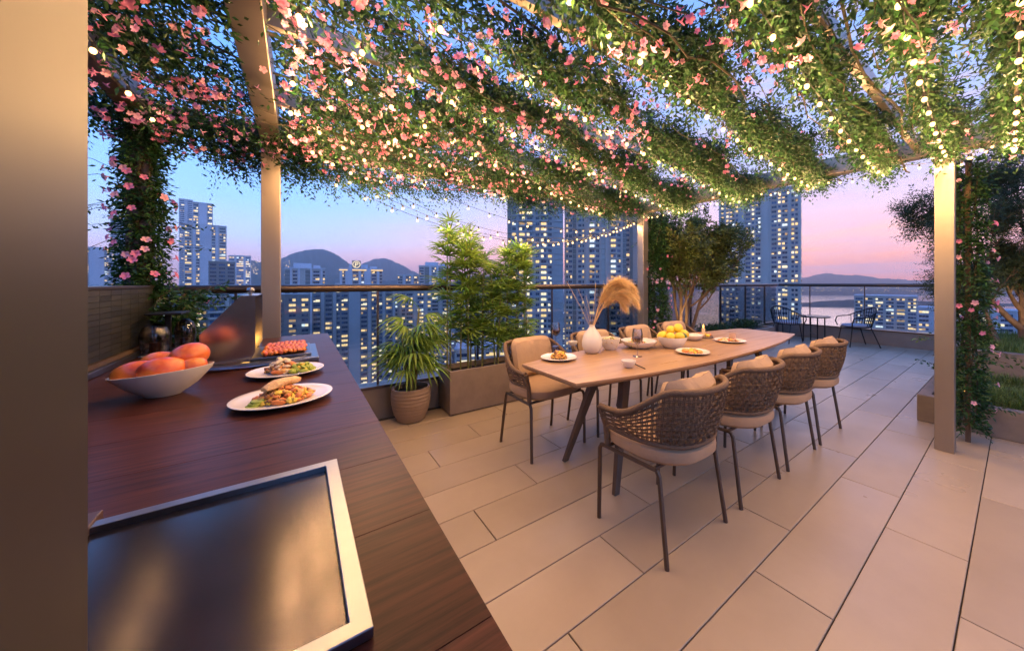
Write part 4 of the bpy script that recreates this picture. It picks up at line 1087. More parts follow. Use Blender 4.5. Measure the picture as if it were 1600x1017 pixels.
# ================================================================== FLOWERING VINE
def flower_template():
    V, F = [], []
    pat = [(1.0, .12), (0.97, .05), (0.66, .0), (0.97, .05)]
    V.append((0, 0, 0))
    for k in range(20): a = k * math.pi / 10; V.append((0.13 * math.cos(a), 0.13 * math.sin(a), 0.85))
    for k in range(20):
        a = k * math.pi / 10; r, dz = pat[k % 4]
        V.append((0.62 * r * math.cos(a), 0.62 * r * math.sin(a), 1.02 - dz))
    for k in range(20):
        j = (k + 1) % 20; F.append((0, 1 + j, 1 + k)); F.append((1 + k, 1 + j, 21 + j)); F.append((1 + k, 21 + j, 21 + k))
    return np.array(V), np.array(F)
FT, FF = flower_template()
def flowers_mesh(name, pos, d, size, m):
    d = unit(d); ref = np.where(np.abs(d[:, 2:3]) < 0.9, [[0, 0, 1.]], [[1., 0, 0]]); a = unit(np.cross(ref, d)); b = np.cross(d, a)
    v = pos[:, None, :] + size[:, None, None] * (FT[None, :, 0:1] * a[:, None] + FT[None, :, 1:2] * b[:, None] + FT[None, :, 2:3] * d[:, None])
    f = FF[None] + len(FT) * np.arange(len(pos))[:, None, None]
    return mesh_np(name, v.reshape(-1, 3), f.reshape(-1, 3), m)
FL_ME = [flowers_mesh('flower', np.zeros((1, 3)), np.array([[0, 0, 1.]]), np.array([1.]), M[k]) for k in ('petal', 'petal_pale', 'petal_magenta')]
LEAF_ME = []
for k in ('vine_leaf', 'vine_leaf_dark'):
    v, f = leaf_arrays(np.zeros((1, 3)), np.array([[1., 0, 0]]), np.array([[0, 0, 1.]]), np.array([1.]), 0.42); LEAF_ME.append(mesh_np('leaf', v, f, M[k]))
def frame_rot(d, n):
    d = Vector(d).normalized(); s = Vector(n).cross(d).normalized(); u = d.cross(s)
    return Matrix((d, s, u)).transposed().to_euler()
CAMP = np.array([0, 0, EYE])
def infront(p):
    f = SA * p[:, 0] + CA * p[:, 1]; r = CA * p[:, 0] - SA * p[:, 1]; h = p[:, 2] - EYE
    px = CX + FPX * r / np.maximum(f, .05); py = CY - FPX * h / np.maximum(f, .05)
    return (f > 0.3) & (px > 145) & (px < 1595) & (py > 2) & (py < 1015)
def vine(name, label, leaves, fpos, fdir, fsize, stems, nleaf, nflower, weights=(.5, .32, .18)):
    """leaves: arrays from sprigs(); the nearest ones in view become leaf / flower objects, the rest one mass"""
    t = thing(name, label, 'vine')
    pos, d, n, le = leaves
    dist = np.linalg.norm(pos - CAMP, axis=1) + np.where(infront(pos), 0, 100)
    order = np.argsort(dist); own = order[:nleaf]; rest = order[nleaf:]
    for i in own:
        o = link('leaf', LEAF_ME[i % 2], t, pos[i]); o.rotation_euler = frame_rot(d[i], n[i]); o.scale = (le[i],) * 3
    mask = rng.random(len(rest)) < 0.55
    for nm, sel, mm in (('foliage', rest[mask], 'vine_leaf'), ('darker_foliage', rest[~mask], 'vine_leaf_dark')):  # leaves split at random into two green tones
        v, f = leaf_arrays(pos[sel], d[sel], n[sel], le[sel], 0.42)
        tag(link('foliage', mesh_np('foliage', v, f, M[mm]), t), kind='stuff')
    if len(fpos):
        dist = np.linalg.norm(fpos - CAMP, axis=1) + np.where(infront(fpos), 0, 100)
        order = np.argsort(dist)
        kinds = rng.choice(3, len(fpos), p=weights)
        for i in order[:nflower]:
            o = link('flower', FL_ME[kinds[i]], t, fpos[i]); o.rotation_euler = Vector(fdir[i]).to_track_quat('Z', 'Y').to_euler(); o.scale = (fsize[i],) * 3
        rest = order[nflower:]
        for k, mm in enumerate(('petal', 'petal_pale', 'petal_magenta')):
            sel = rest[kinds[rest] == k]
            if len(sel): tag(link('blossoms', flowers_mesh('blossoms', fpos[sel], fdir[sel], fsize[sel], M[mm]), t), kind='stuff')
    stems.build('stems', M['stem'], t)
    return t

# canopy: garlands of vine fan out from the left beam, open sky between them
LINES = np.array([(-0.95, -0.95), (-0.42, -0.42), (-0.02, 0.02), (0.20, 0.32), (0.46, 0.68), (0.83, 1.17), (1.17, 1.86), (1.51, 2.62), (1.90, 3.30), (2.40, 3.62), (2.85, 3.9), (3.28, 4.1)])
def canopy_density(x, y):
    t = np.clip((x + 0.1) / 4.1, -0.2, 1.05)
    yl = LINES[:, 0][None] + (LINES[:, 1] - LINES[:, 0])[None] * t[:, None]
    dd = y[:, None] - yl
    lo = np.where(dd >= 0, dd, 99).min(1); hi = np.where(dd < 0, -dd, 99).min(1)
    sp = np.minimum(lo + hi, 1.2)
    g = np.minimum(lo, hi) / (sp / 2)                     # 0 on a garland, 1 midway
    wob = 0.22 * np.sin(x * 4.1 + y * 2.3) + 0.16 * np.sin(x * 7.7 - y * 6.1 + 1.3) + 0.12 * np.sin(y * 13 + x * 3)
    return np.clip((0.50 + 0.75 * wob - g) * 6, 0.006, 1), g
ns = 125000
x = rng.uniform(-1.05, 4.22, ns); y = rng.uniform(-1.1, 3.52, ns)
dens, g = canopy_density(x, y)
f_ = SA * x + CA * y
keep = (rng.random(ns) < dens * 0.86) & ((f_ > 0.75) | (rng.random(ns) < 0.25))
x, y, g = x[keep], y[keep], g[keep]
nk = len(x)
thick = 0.15 * (1 - 0.5 * g)
edge = np.clip((y - 3.15) / 0.3, 0, 1) * np.clip(1.1 - x / 5, .3, 1)
z = ZB + 0.10 + rng.normal(0, 0.35, nk) * thick - 0.10 * (1 - g) * rng.random(nk) - 0.22 * edge * rng.random(nk)
z = np.clip(z, ZB - 0.20, ZB + 0.42)
for bx0, bx1 in ((-0.30, -0.05), (-0.90, -0.66)):
    on = (x > bx0) & (x < bx1) & (y < 2.9); z = np.where(on, np.maximum(z, ZB + 0.16 + rng.uniform(0, .15, nk)), z)
base = np.stack([x, y, z], 1)
dirs = np.stack([rng.normal(0.7, 0.7, nk), rng.normal(0.1, 0.45, nk), rng.normal(-0.12, 0.40, nk)], 1)
lv = sprigs(base, dirs, 8, 0.14, 0.029, 0.35, 0.85)
# flowers hang below the leaves, most on the left half, in clusters
ncl = 900
cx_ = rng.uniform(-0.95, 4.1, ncl * 4) ; cy_ = rng.uniform(-0.3, 3.45, ncl * 4)
dn, gg = canopy_density(cx_, cy_)
pr_ = np.clip(0.80 - 0.29 * cx_ + 0.09 * cy_, 0.08, 1.0)
kp = (rng.random(ncl * 4) < pr_ * 0.62) & (gg < 0.95); cx_, cy_, gg = cx_[kp], cy_[kp], gg[kp]
fp = []
for a, b, q in zip(cx_, cy_, gg):
    for k in range(rng.integers(1, 5)):
        fp.append((a + rng.normal(0, .06), b + rng.normal(0, .06), ZB + 0.02 - 0.10 * (1 - q) - rng.uniform(0.0, 0.10) + 0.05 * q))
fp = np.array(fp); fp = fp[~((fp[:, 0] > -0.26) & (fp[:, 0] < -0.06) & (fp[:, 1] < 2.9) & (rng.random(len(fp)) < 0.9))]; nf = len(fp)
fd = np.stack([rng.normal(0, .75, nf), rng.normal(-.2, .75, nf), rng.normal(-0.75, 0.4, nf)], 1)
fs_ = rng.uniform(0.019, 0.032, nf)
stems = MB()
for k in range(150):
    li = LINES[random.randrange(len(LINES))]; x0 = random.uniform(-0.9, 3.0); pts = []; o1 = random.gauss(0, .07); zz = ZB + random.uniform(-0.07, 0.12)
    rr = random.choice((0.0018, 0.0022, 0.003, 0.004, 0.006))
    for j in range(10):
        xx = x0 + j * 0.16; t = (xx + .1) / 4.1; o1 += random.gauss(0, .03); zz = min(ZB + .2, max(ZB - .12, zz + random.gauss(0, .03)))
        if xx < 4.15: pts.append(Vector((xx, min(3.45, li[0] + (li[1] - li[0]) * t + o1), zz)))
    if len(pts) > 2: stems.tube(pts, rr, 5, False)
vine('flowering_vine', 'pink flowering vine canopy draped over the pergola', lv, fp, fd, fs_, stems, 300, 300)

def column_vine(name, label, cx, cy, z0, z1, rad, nsp, nfl, llen=0.045, nl=90, nfo=20):
    a = rng.uniform(0, 6.283, nsp); zz = rng.uniform(z0, z1, nsp); rr = rad * np.sqrt(rng.uniform(0.15, 1, nsp)) * (1 + 0.18 * np.sin(zz * 5 + a * 2))
    b = np.stack([cx + rr * np.cos(a), cy + rr * np.sin(a), zz], 1)
    d = np.stack([np.cos(a) + rng.normal(0, .5, nsp), np.sin(a) + rng.normal(0, .5, nsp), rng.normal(-.1, .5, nsp)], 1)
    lv = sprigs(b, d, 6, 0.075, llen, 0.5, 0.85)
    a = rng.uniform(0, 6.283, nfl); zz = rng.uniform(z0 + 0.1, z1, nfl)
    fp = np.stack([cx + (rad + .062) * np.cos(a), cy + (rad + .062) * np.sin(a), zz], 1); fd = np.stack([np.cos(a), np.sin(a), rng.normal(.1, .3, nfl)], 1)
    st = MB()
    for k in range(5):
        pts = []
        for j in range(24):
            t = j / 23; aa = k * 1.26 + t * 5; pts.append((cx + rad * .8 * math.cos(aa), cy + rad * .8 * math.sin(aa), z0 + (z1 - z0) * t))
        st.tube(pts, 0.006, 5, False)
    # a few tendrils reaching out
    for k in range(14):
        aa = random.uniform(0, 6.28); zz0 = random.uniform(z0 + .2, z1); l = random.uniform(.12, .26)
        p = Vector((cx + rad * math.cos(aa), cy + rad * math.sin(aa), zz0)); q = p + Vector((math.cos(aa) * l, math.sin(aa) * l, random.uniform(-.05, .1)))
        st.tube([p, p.lerp(q, .5) + Vector((0, 0, .03)), q], 0.0016, 4, False)
        bb = np.array([p.lerp(q, s)[:] for s in (0.25, 0.6)]); dd = np.tile(np.array((q - p)[:]), (2, 1))
        e = sprigs(bb, dd, 7, l * 0.9, llen * .9, 0.2, 0.7); lv = tuple(np.concatenate([u, w]) for u, w in zip(lv, e))
    return vine(name, label, lv, fp, fd, rng.uniform(0.026, 0.040, nfl), st, nl, nfo, (.35, .6, .05))
column_vine('climbing_vine', 'leafy flowering vine climbing the dark column beside the jars', -0.77, 3.23, 1.22, 2.36, 0.056, 1400, 70, 0.030, 120, 70)
column_vine('climbing_vine', 'narrow leafy vine column right of the far pergola post', 4.30, 3.28, 0.3, 2.32, 0.15, 2600, 60, 0.036, 60, 40)
column_vine('climbing_vine', 'flowering vine climbing behind the right pergola post down to the floor', 4.40, 0.26, 0.12, 2.32, 0.075, 1400, 50, 0.036, 120, 50)
MB().box(4.385, 0.235, 0.0, 4.415, 0.265, 2.3).build('vine_stake', M['bark'])
tag(bpy.data.objects['vine_stake'], 'brown stake inside the vine behind the right post', 'stake')
# trailing lower growth on the left column
column_vine('trailing_vine', 'loose vine leaves trailing below the dark column behind the jars', -0.66, 3.24, 0.92, 1.25, 0.10, 330, 4, 0.045, 60, 4)

# ================================================================== CITY
GZ = -95.0
mat('facade_grey', (0.55, 0.50, 0.45), 0.7, noise=0.2, nscale=0.05)
mat('facade_blue', (0.42, 0.41, 0.40), 0.5, noise=0.25, nscale=0.05)
mat('facade_dark', (0.24, 0.225, 0.21), 0.4, noise=0.25, nscale=0.05)
mat('facade_beige', (0.64, 0.53, 0.45), 0.8, noise=0.2, nscale=0.05)
mat('facade_rose', (0.60, 0.47, 0.40), 0.8, noise=0.2, nscale=0.05)
mat('facade_pale', (0.65, 0.62, 0.64), 0.8, noise=0.2, nscale=0.05)
mat('win_dark', (0.03, 0.05, 0.09), 0.12, spec=0.7)
mat('win_blue', (0.06, 0.11, 0.20), 0.12, spec=0.7)
emat('win_warm', (1.0, 0.66, 0.30), 1.1, False)
emat('win_white', (1.0, 0.82, 0.54), 1.2, False)
emat('win_cool', (0.80, 0.92, 1.0), 1.0, False)
emat('win_dim', (1.0, 0.62, 0.32), 0.42, False)
emat('street_glow', (1.0, 0.66, 0.30), 2.2, False)
WM = ['win_dark', 'win_blue', 'win_warm', 'win_white', 'win_cool', 'win_dim']
def pick(lit):
    if random.random() > lit: return random.choice((0, 0, 1))
    return random.choices((2, 3, 4, 5), (0.50, 0.24, 0.06, 0.20))[0]
def window_into(m, xa, xb, za, zb, y, lit):
    n = 1 if xb - xa < 1.7 else (2 if xb - xa < 3.2 else 3)
    base = pick(lit)
    for k in range(n):
        c = base if random.random() < 0.62 else pick(lit * 0.6)
        a = xa + (xb - xa) * k / n; b = xa + (xb - xa) * (k + 1) / n; m.cur = c
        zt = zb if random.random() < .8 else zb - (zb - za) * random.uniform(.15, .5)
        if zt < zb:
            m.box(a + .05, y - .05, za, b - .05, y + .05, zt); m.cur = 0; m.box(a + .05, y - .05, zt, b - .05, y + .05, zb)
        else: m.box(a + .05, y - .05, za, b - .05, y + .05, zb)
WIN_CACHE = {}
def win_variant(w, h, lit):
    key = (round(w, 1), round(h, 1)); L_ = WIN_CACHE.setdefault(key, {})
    k = (round(lit, 1), random.randrange(9))
    if k not in L_:
        m = MB(); window_into(m, 0, w, 0, h, 0, lit); L_[k] = m.mesh('window', [M[x] for x in WM])
    return L_[k]
def building(name, label, px0, px1, f, ytop, facade, cols, depth=None, fh=3.1, lit=0.45, yaw=0.0, zbot=GZ, single=0, slabs=True, crown=None, trim='facade_pale', zcut=None, sidelit=0.3):
    """cols: string of columns across the front: w window, W wide window, n narrow window, | pilaster, b blank, d dark recess"""
    c = PF((px0 + px1) / 2, f); w = (px1 - px0) / FPX * f
    ztop = zat(ytop, f)
    depth = depth or w * 0.8
    base_rz = math.atan2(-c.x, c.y) + yaw                # front (-y local) faces the camera
    t = thing(name, label, 'building', (c.x, c.y, 0), base_rz)
    MB().box(-w / 2, 0, zbot, w / 2, depth, ztop).build('body', M[facade], t)
    unitw = {'w': 2.4, 'W': 3.6, 'n': 1.2, '|': 0.8, 'b': 2.2, 'd': 2.0, 'p': 1.6}
    tot = sum(unitw[k] for k in cols); s = w / tot
    zc = max(zbot, zcut if zcut is not None else zbot)
    nfl = int((ztop - 1.5 - zc) / fh)
    xx = -w / 2; wm = MB(); pil = MB(); rec = MB(); cnt = 0
    wins = []
    for k in cols:
        cw = unitw[k] * s
        if k in 'wWn':
            for fl in range(nfl):
                z0 = ztop - 1.2 - (fl + 1) * fh + 0.9; wins.append((fl, xx + cw * .14, xx + cw * .86, z0, z0 + fh * 0.48))
        elif k == '|': pil.box(xx, -0.55, zc, xx + cw, 0.0, ztop + 0.6)
        elif k == 'p': pil.box(xx, -1.1, zc, xx + cw, 0.0, ztop + 1.0)
        elif k == 'd': rec.box(xx, -0.06, zc, xx + cw, 0.0, ztop - 1)
        xx += cw
    for (fl, a, b, z0, z1) in wins:
        if cnt < single:
            o = link('window', win_variant(b - a, z1 - z0, lit), t, (a, -0.12, z0)); cnt += 1
        else: window_into(wm, a, b, z0, z1, -0.12, lit)
    bal = MB(); xx = -w / 2
    for k in cols:
        cw = unitw[k] * s
        if k == 'W' and slabs and single:
            for fl in range(nfl):
                if random.random() < 0.85:
                    z0 = ztop - 1.2 - (fl + 1) * fh; bal.box(xx + cw * .04, -1.25, z0 - .2, xx + cw * .96, -0.385, z0 + .75)
        elif k in 'wn' and single:
            for fl in range(nfl):
                if random.random() < 0.45:
                    z0 = ztop - 1.2 - (fl + 1) * fh; bal.box(xx + cw * .55, -0.75, z0 + .08, xx + cw * .9, -0.385, z0 + .62)
        xx += cw
    if bal.v: tag(bal.build('balconies', M[trim], t), kind='stuff')
    # side walls
    for sgn in (-1, 1):
        ncol = max(2, int(depth / 4.5))
        for q in range(ncol):
            for fl in range(nfl):
                if random.random() < 0.35: continue
                z0 = ztop - 1.2 - (fl + 1) * fh + 0.9; y0 = depth * (q + 0.25) / ncol; y1 = depth * (q + 0.7) / ncol
                wm.cur = pick(lit * sidelit / 0.45)
                x0 = sgn * w / 2; wm.box(min(x0, x0 + sgn * .1), y0, z0, max(x0, x0 + sgn * .1), y1, z0 + fh * .5)
    if wm.v: tag(wm.build('window_grid', [M[x] for x in WM], t), kind='stuff')
    if pil.v: pil.build('pilasters', M[trim], t)
    if rec.v: rec.build('recess', M['facade_dark'], t)
    if slabs:
        sl = MB()
        for fl in range(nfl + 1):
            z0 = ztop - 1.2 - fl * fh; sl.box(-w / 2 + .02, -0.38, z0 - 0.22, w / 2 - .02, -0.001, z0)
        sl.build('floor_slabs', M[facade], t)
    rp = MB(); rp.box(-w / 2 - .3, -0.6, ztop + .001, w / 2 + .3, depth + .3, ztop + 0.9)
    if crown == 'plant':
        rp.box(-w * .3, depth * .2, ztop + .9, w * .15, depth * .7, ztop + 5); rp.box(w * .2, depth * .3, ztop + .9, w * .38, depth * .6, ztop + 3.4)
    rp.build('roof_parapet', M[trim if crown != 'none' else facade], t)
    return t, c, w, ztop, depth

# the two big residential towers behind the table
building('residential_tower', 'tall blue-grey apartment tower with lit windows left of the far post', 793, 880, 205, 292, 'facade_blue', 'dw|WW|wWw|bb', fh=3.2, lit=0.50, single=290, zcut=-48, trim='facade_blue')
building('residential_tower', 'tall apartment tower with beige piers directly behind the pampas grass', 882, 978, 215, 305, 'facade_grey', '|nwd|wn|pWw|bp|Ww|d', fh=3.2, lit=0.56, single=290, zcut=-48, trim='facade_rose')
building('residential_tower', 'slim dark apartment tower half hidden behind the far post', 978, 1012, 225, 330, 'facade_rose', 'n|b|n', fh=3.2, lit=0.25, zcut=-48, trim='facade_dark')
building('residential_tower', 'tall rose-grey apartment tower beside the pink sunset', 1128, 1239, 255, 300, 'facade_beige', '|n|nwn|pwnw|p|wnw|nn|', fh=3.3, lit=0.42, single=290, zcut=-40, trim='facade_grey', yaw=R(-6), depth=30)
# left skyline
building('office_tower', 'stepped grey high-rise left of the metal post', 298, 345, 420, 352, 'facade_grey', 'w|n|p|n|w', fh=3.6, lit=0.5, zcut=-70, slabs=False, depth=28)
building('office_tower', 'tallest stepped core of the left grey high-rise', 306, 328, 432, 318, 'facade_grey', 'n||n', fh=3.6, lit=0.55, zcut=-20, slabs=False, depth=12)
building('office_tower', 'dark glass block below the stepped high-rise', 332, 362, 330, 409, 'facade_dark', 'WWW', fh=3.6, lit=0.05, zcut=-60, slabs=True, depth=20, trim='facade_grey')
building('office_tower', 'pale low block left of the metal post beneath the hills', 362, 388, 600, 400, 'facade_pale', 'wWw', fh=3.6, lit=0.5, zcut=-70, slabs=False)
building('office_tower', 'blue glass skyscraper behind the climbing vine', 181, 208, 640, 338, 'facade_blue', 'W|W', fh=4, lit=0.12, zcut=-70, slabs=False)
building('office_tower', 'thin pale skyscraper touching the right side of the climbing vine', 283, 298, 700, 312, 'facade_pale', 'W|W', fh=4, lit=0.1, zcut=-70, slabs=False)
building('residential_tower', 'white apartment block with a pale rib at the left edge', 139, 163, 500, 387, 'facade_grey', 'n|p|n', fh=3.2, lit=0.45, zcut=-70, slabs=False, trim='facade_pale')
building('residential_tower', 'grey apartment block second from the left edge', 163, 178, 540, 395, 'facade_grey', 'www', fh=3.2, lit=0.35, zcut=-70, slabs=False)
building('office_tower', 'low blue block in front of the glass skyscraper', 177, 196, 420, 408, 'facade_blue', 'W|W', fh=3.6, lit=0.2, zcut=-70, slabs=False)
# right of the metal post, under the mountains
building('residential_tower', 'grey apartment tower right of the metal post', 452, 503, 300, 420, 'facade_grey', 'd|w|bd|W|n', fh=3.1, lit=0.4, zcut=-75, crown='plant', single=60)
t_c, c_c, w_c, z_c, d_c = building('crown_tower', 'pale hotel tower with lit crown and round emblem', 536, 594, 330, 421, 'facade_rose', '|n|pw|n|pw|n', fh=3.2, lit=0.35, zcut=-60, crown='plant', trim='facade_pale')
cr = MB(); cr.box(-w_c / 2 - .5, -.9, z_c - 1.2, w_c / 2 + .5, -.62, z_c - 0.3); cr.build('light_band', M['win_warm'], t_c)
em = MB(); cxm, czm = -w_c * .12, z_c + 4.6
em.tube([(cxm + 3.0 * math.cos(a), -.5, czm + 3.0 * math.sin(a)) for a in [k * math.pi / 12 for k in range(24)]], 0.28, 6, closed=True)
em.tube([(cxm - 1.0, -.5, czm - 2.2), (cxm - .8, -.5, czm + 1.4), (cxm + .9, -.5, czm + 1.7), (cxm + 1.4, -.5, czm + .6), (cxm + .6, -.5, czm - .2), (cxm - .7, -.5, czm - .1)], 0.32, 6)
em.build('round_emblem', M['win_white'], t_c)
MB().box(cxm - 3.6, -0.1, z_c + .9, cxm + 3.6, 0.25, z_c + 8.2).build('sign_board', M['facade_dark'], t_c)
building('residential_tower', 'wide dense apartment slab full of lit windows below the handrail', 500, 612, 235, 449, 'facade_dark', 'w|w|nw|p|w|wn|w|', fh=3.0, lit=0.52, single=280, zcut=-74, trim='facade_blue')
building('residential_tower', 'apartment slab behind the potted palm below the handrail', 614, 700, 270, 455, 'facade_blue', 'w|nw|w|nw|w', fh=3.0, lit=0.42, single=200, zcut=-70, trim='facade_grey')
building('residential_tower', 'apartment block with bright windows right of the metal post below the handrail', 428, 478, 200, 462, 'facade_dark', 'W|w|w', fh=3.0, lit=0.5, single=120, zcut=-40, trim='facade_dark')
building('residential_tower', 'twin pale apartment block right of the hotel tower, left one', 622, 654, 420, 430, 'facade_grey', 'w|w|w', fh=3.1, lit=0.4, zcut=-70)
building('residential_tower', 'twin apartment block right of the hotel tower, taller right one', 656, 700, 400, 416, 'facade_grey', 'wd|w|dw', fh=3.1, lit=0.35, zcut=-70, crown='plant')
building('residential_tower', 'blue apartment block behind the bamboo palms', 712, 790, 320, 432, 'facade_blue', 'w|w|nw|w', fh=3.1, lit=0.4, zcut=-70)
building('residential_tower', 'dark apartment block with yellow windows under the left handrail', 262, 338, 170, 462, 'facade_dark', 'w|w|w|w', fh=3.0, lit=0.5, single=90, zcut=-30, trim='facade_dark')
building('office_tower', 'dark gridded office block behind the grill hood', 338, 405, 180, 464, 'facade_dark', 'W|W|W', fh=3.2, lit=0.12, single=60, zcut=-30, trim='facade_grey')
# right, by the water
building('office_tower', 'low blue-grey office block by the water right of the wire chair', 1346, 1418, 340, 463, 'facade_grey', 'wwwwww', fh=3.4, lit=0.30, zcut=-60, slabs=True, depth=30)
building('residential_tower', 'long pale apartment block behind the right olive tree', 1470, 1640, 230, 486, 'facade_pale', 'w|w|w|w|w|w|w|w', fh=3.2, lit=0.5, zcut=-50, depth=20, single=100)
# podium with lit shops below the palms
building('shopping_podium', 'low brightly lit podium building in the street below the palm', 628, 705, 300, 566, 'facade_pale', 'WWWWW', fh=5.0, lit=0.95, zcut=-94, slabs=True, trim='facade_beige')
building('shopping_podium', 'low lit podium in the street below the bamboo palms', 712, 800, 260, 545, 'facade_beige', 'WWWW', fh=5.0, lit=0.85, zcut=-94, slabs=True)

# far city: a mass of small blocks nobody could count
V = MB(); W_ = MB()
for k in range(520):
    f = random.uniform(520, 2600) if k < 400 else random.uniform(380, 900)
    px = random.uniform(60, 1010)
    c = PF(px, f); w = random.uniform(14, 32); h = random.uniform(15, 62) + (random.uniform(0, 40) if random.random() < .25 else 0)
    rz = Matrix.Translation((c.x, c.y, GZ)) @ Matrix.Rotation(math.atan2(-c.x, c.y) + random.choice((0, .3, -.4)), 4, 'Z')
    V.cur = random.randrange(3); V.box(-w / 2, 0, 0, w / 2, w * .7, h, rz)
    nc = int(w / 3.4); nr = int(h / 3.3)
    for a in range(nc):
        for b in range(nr):
            if random.random() < 0.26:
                W_.cur = random.choices((2, 3, 4, 5), (.4, .25, .1, .3))[0]; xa = -w / 2 + (a + .2) * w / nc; zb_ = h - (b + 1) * 3.3 + .6
                W_.add([(xa, -.1, zb_), (xa + w / nc * .6, -.1, zb_), (xa + w / nc * .6, -.1, zb_ + 1.7), (xa, -.1, zb_ + 1.7)], [(0, 1, 2, 3)], rz)
fc = thing('far_city', 'far mass of city blocks with tiny lit windows', 'city'); fc['kind'] = 'stuff'
V.build('blocks', [M['facade_grey'], M['facade_blue'], M['facade_pale']], fc)
W_.build('lit_windows', [M[x] for x in WM], fc)

# ground, streets, water, hills
mat('city_ground', (0.06, 0.07, 0.085), 0.9, noise=0.6, nscale=0.01, color2=(0.03, 0.04, 0.05))
mat('hill', (0.055, 0.075, 0.065), 0.95, noise=0.5, nscale=0.004)
mat('wood_hill', (0.035, 0.045, 0.04), 0.95, noise=0.6, nscale=0.02)
mat('water', (0.05, 0.07, 0.10), 0.16, spec=0.6, bump=0.35, bscale=0.05)
struct(MB().add([(-8400, -8400, GZ), (8400, -8400, GZ), (8400, 8400, GZ), (-8400, 8400, GZ)], [(0, 1, 2, 3)]).build('ground', M['city_ground']))
wp = [PF(1000, 460, 0), PF(1800, 330, 0), PF(1900, 3400, 0), PF(1050, 4400, 0), PF(1010, 1600, 0)]
struct(MB().add([(p.x, p.y, GZ + 0.6) for p in wp], [(0, 1, 2, 3, 4)]).build('bay_water', M['water']))
def street(pts, w, nm='road'):
    m = MB(); n = len(pts)
    for i in range(n - 1):
        a, b = pts[i], pts[i + 1]; d = (b - a).normalized(); s = Vector((-d.y, d.x, 0)) * w / 2
        m.add([a - s, a + s, b + s, b - s], [(0, 3, 2, 1)])
    return struct(m.build(nm, M['road_surface']))
mat('road_surface', (0.05, 0.05, 0.055), 0.7)
street([PF(500, 240, GZ + .5), PF(640, 340, GZ + .5), PF(720, 480, GZ + .5), PF(760, 900, GZ + .5)], 22)
# street lamps along the road below
lamp = MB(); lamp.tube([(0, 0, 0), (0, 0, 8), (0.6, 0, 9), (1.6, 0, 9.2)], 0.12, 6)
LAMP_ME = lamp.mesh('street_lamp', M['black_metal']); hm = MB(); hm.ball((0, 0, 0), 0.55, 8, 6, (1.2, 1, .6)); HEAD = hm.mesh('lamp_head', M['street_glow'])
for k in range(26):
    p = PF(560 + k * 8.5, 280 + k * 17 + (k % 2) * 12, GZ + .5)
    t = thing('street_lamp', 'one of the tiny street lamps along the road far below', 'street lamp', p, 0, 'street lamps far below'); link('pole', LAMP_ME, t); link('lamp_head', HEAD, t, (1.7, 0, 9.1))
def hills(name, pts, f, dpt, m, jag, seedv):
    """ridge through photo points (px, py) at depth f, a real hill body of depth dpt"""
    r_ = random.Random(seedv); nx, ny = 260, 26
    xs = np.linspace(pts[0][0], pts[-1][0], nx); ys = np.interp(xs, [p[0] for p in pts], [p[1] for p in pts])
    ker = np.ones(5) / 5; ys = np.convolve(np.pad(ys, 2, 'edge'), ker, 'valid')
    ph = [r_.uniform(0, 6) for _ in range(8)]
    V = []
    for j in range(ny):
        v = j / (ny - 1) * 2 - 1; prof = max(0, 1 - abs(v) ** 1.35)
        ff = f + v * dpt
        for i in range(nx):
            zr = zat(ys[i], f) - GZ
            nzv = sum(abs(math.sin(xs[i] * (0.055 * (k + 1) ** 1.35) + ph[k] + v * 2.2 * k)) / (k + 1.5) for k in range(8)) * jag * 2.2 - jag * 2.4
            c = PF(xs[i], ff); V.append((c.x, c.y, GZ - 2 + max(0.0, (zr + nzv) * prof + r_.uniform(-1, 1) * jag * .35)))
    F = [(j * nx + i, j * nx + i + 1, (j + 1) * nx + i + 1, (j + 1) * nx + i) for j in range(ny - 1) for i in range(nx - 1)]
    o = link(name, mesh_np(name, np.array(V), np.array(F), m, True)); return struct(o)
hills('mountain', [(340, 442), (400, 418), (432, 408), (452, 398), (475, 391), (492, 388), (508, 390), (520, 395), (536, 404), (555, 418), (600, 436), (680, 442)], 2900, 420, M['hill'], 5, 3)
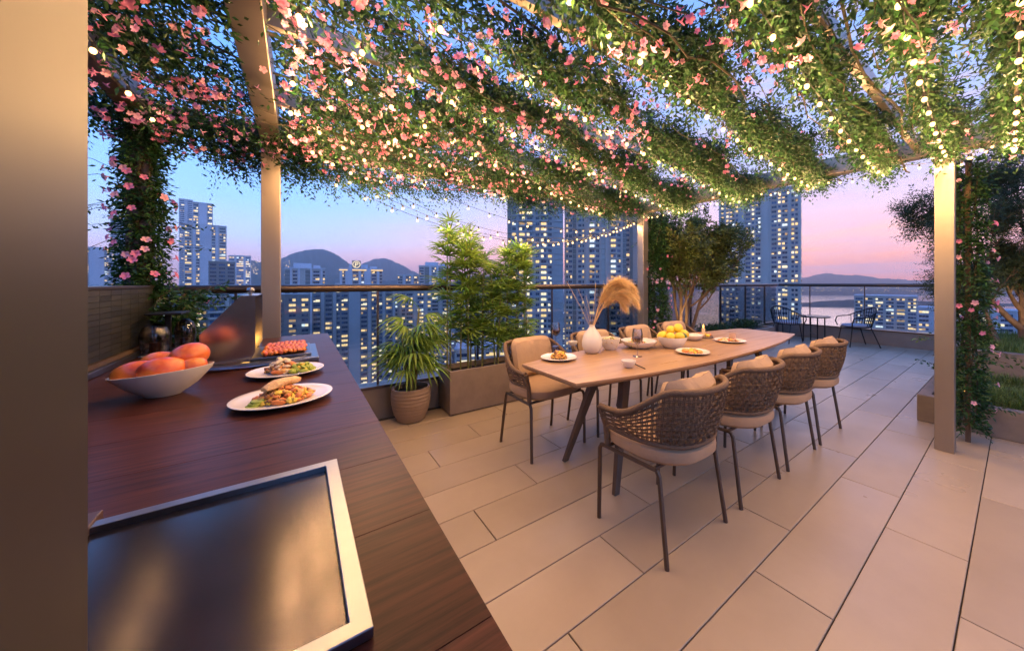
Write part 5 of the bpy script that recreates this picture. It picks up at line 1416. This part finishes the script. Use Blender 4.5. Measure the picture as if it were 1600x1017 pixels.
hills('mountain', [(540, 442), (565, 412), (585, 405), (600, 403), (612, 406), (628, 414), (645, 424), (680, 440), (800, 441)], 3700, 420, M['hill'], 5, 5)
hills('hills', [(330, 442), (355, 412), (375, 405), (400, 408), (430, 416), (470, 430), (520, 436), (700, 440)], 2200, 260, M['hill'], 4, 8)
hills('hills', [(1180, 441), (1240, 437), (1268, 431), (1290, 427), (1310, 429), (1340, 430), (1370, 434), (1420, 438), (1520, 437), (1600, 440), (1700, 441)], 3900, 420, M['hill'], 6, 9)
hills('headland', [(1100, 480), (1180, 478), (1240, 474), (1290, 470), (1320, 468), (1360, 466), (1440, 470), (1520, 474), (1700, 478)], 1500, 160, M['wood_hill'], 1.5, 12)
hills('headland', [(1180, 455), (1240, 453), (1300, 450), (1400, 451), (1500, 450), (1700, 452)], 2900, 200, M['wood_hill'], 1.6, 14)

# lights on the hillside (left) and the far shore (right): too many to count
dots = MB()
for k in range(150):
    px = random.uniform(372, 405) if k < 50 else random.uniform(330, 470); f = 1900 + random.uniform(-60, 30)
    q = PF(px, f); q.z = zat(random.uniform(408, 430), f); dots.ball(q, random.uniform(1.0, 2.2), 5, 4)
for k in range(160):
    f = random.uniform(2600, 2680); q = PF(random.uniform(1180, 1650), f); q.z = zat(random.uniform(449, 456), f); dots.ball(q, random.uniform(1.2, 2.6), 5, 4)
o = dots.build('shore_lights', M['street_glow']); tag(o, 'tiny lights on the far shore and hillside', 'lights', kind='stuff')

# ------------------------------------------------------------------ haze
HAZE = 1.9e-4
mh = bpy.data.materials.new('haze'); mh.use_nodes = True; t = mh.node_tree; t.nodes.clear()
pv = t.nodes.new('ShaderNodeVolumePrincipled'); pv.inputs['Color'].default_value = (0.85, 0.86, 0.92, 1); pv.inputs['Density'].default_value = HAZE; pv.inputs['Anisotropy'].default_value = 0.65
oo = t.nodes.new('ShaderNodeOutputMaterial'); t.links.new(pv.outputs[0], oo.inputs['Volume'])
hz = MB().box(-8500, -8500, GZ - 3, 8500, 8500, 345).build('haze', mh)
tag(hz, 'thin bluish evening haze over the city', 'haze', kind='stuff')
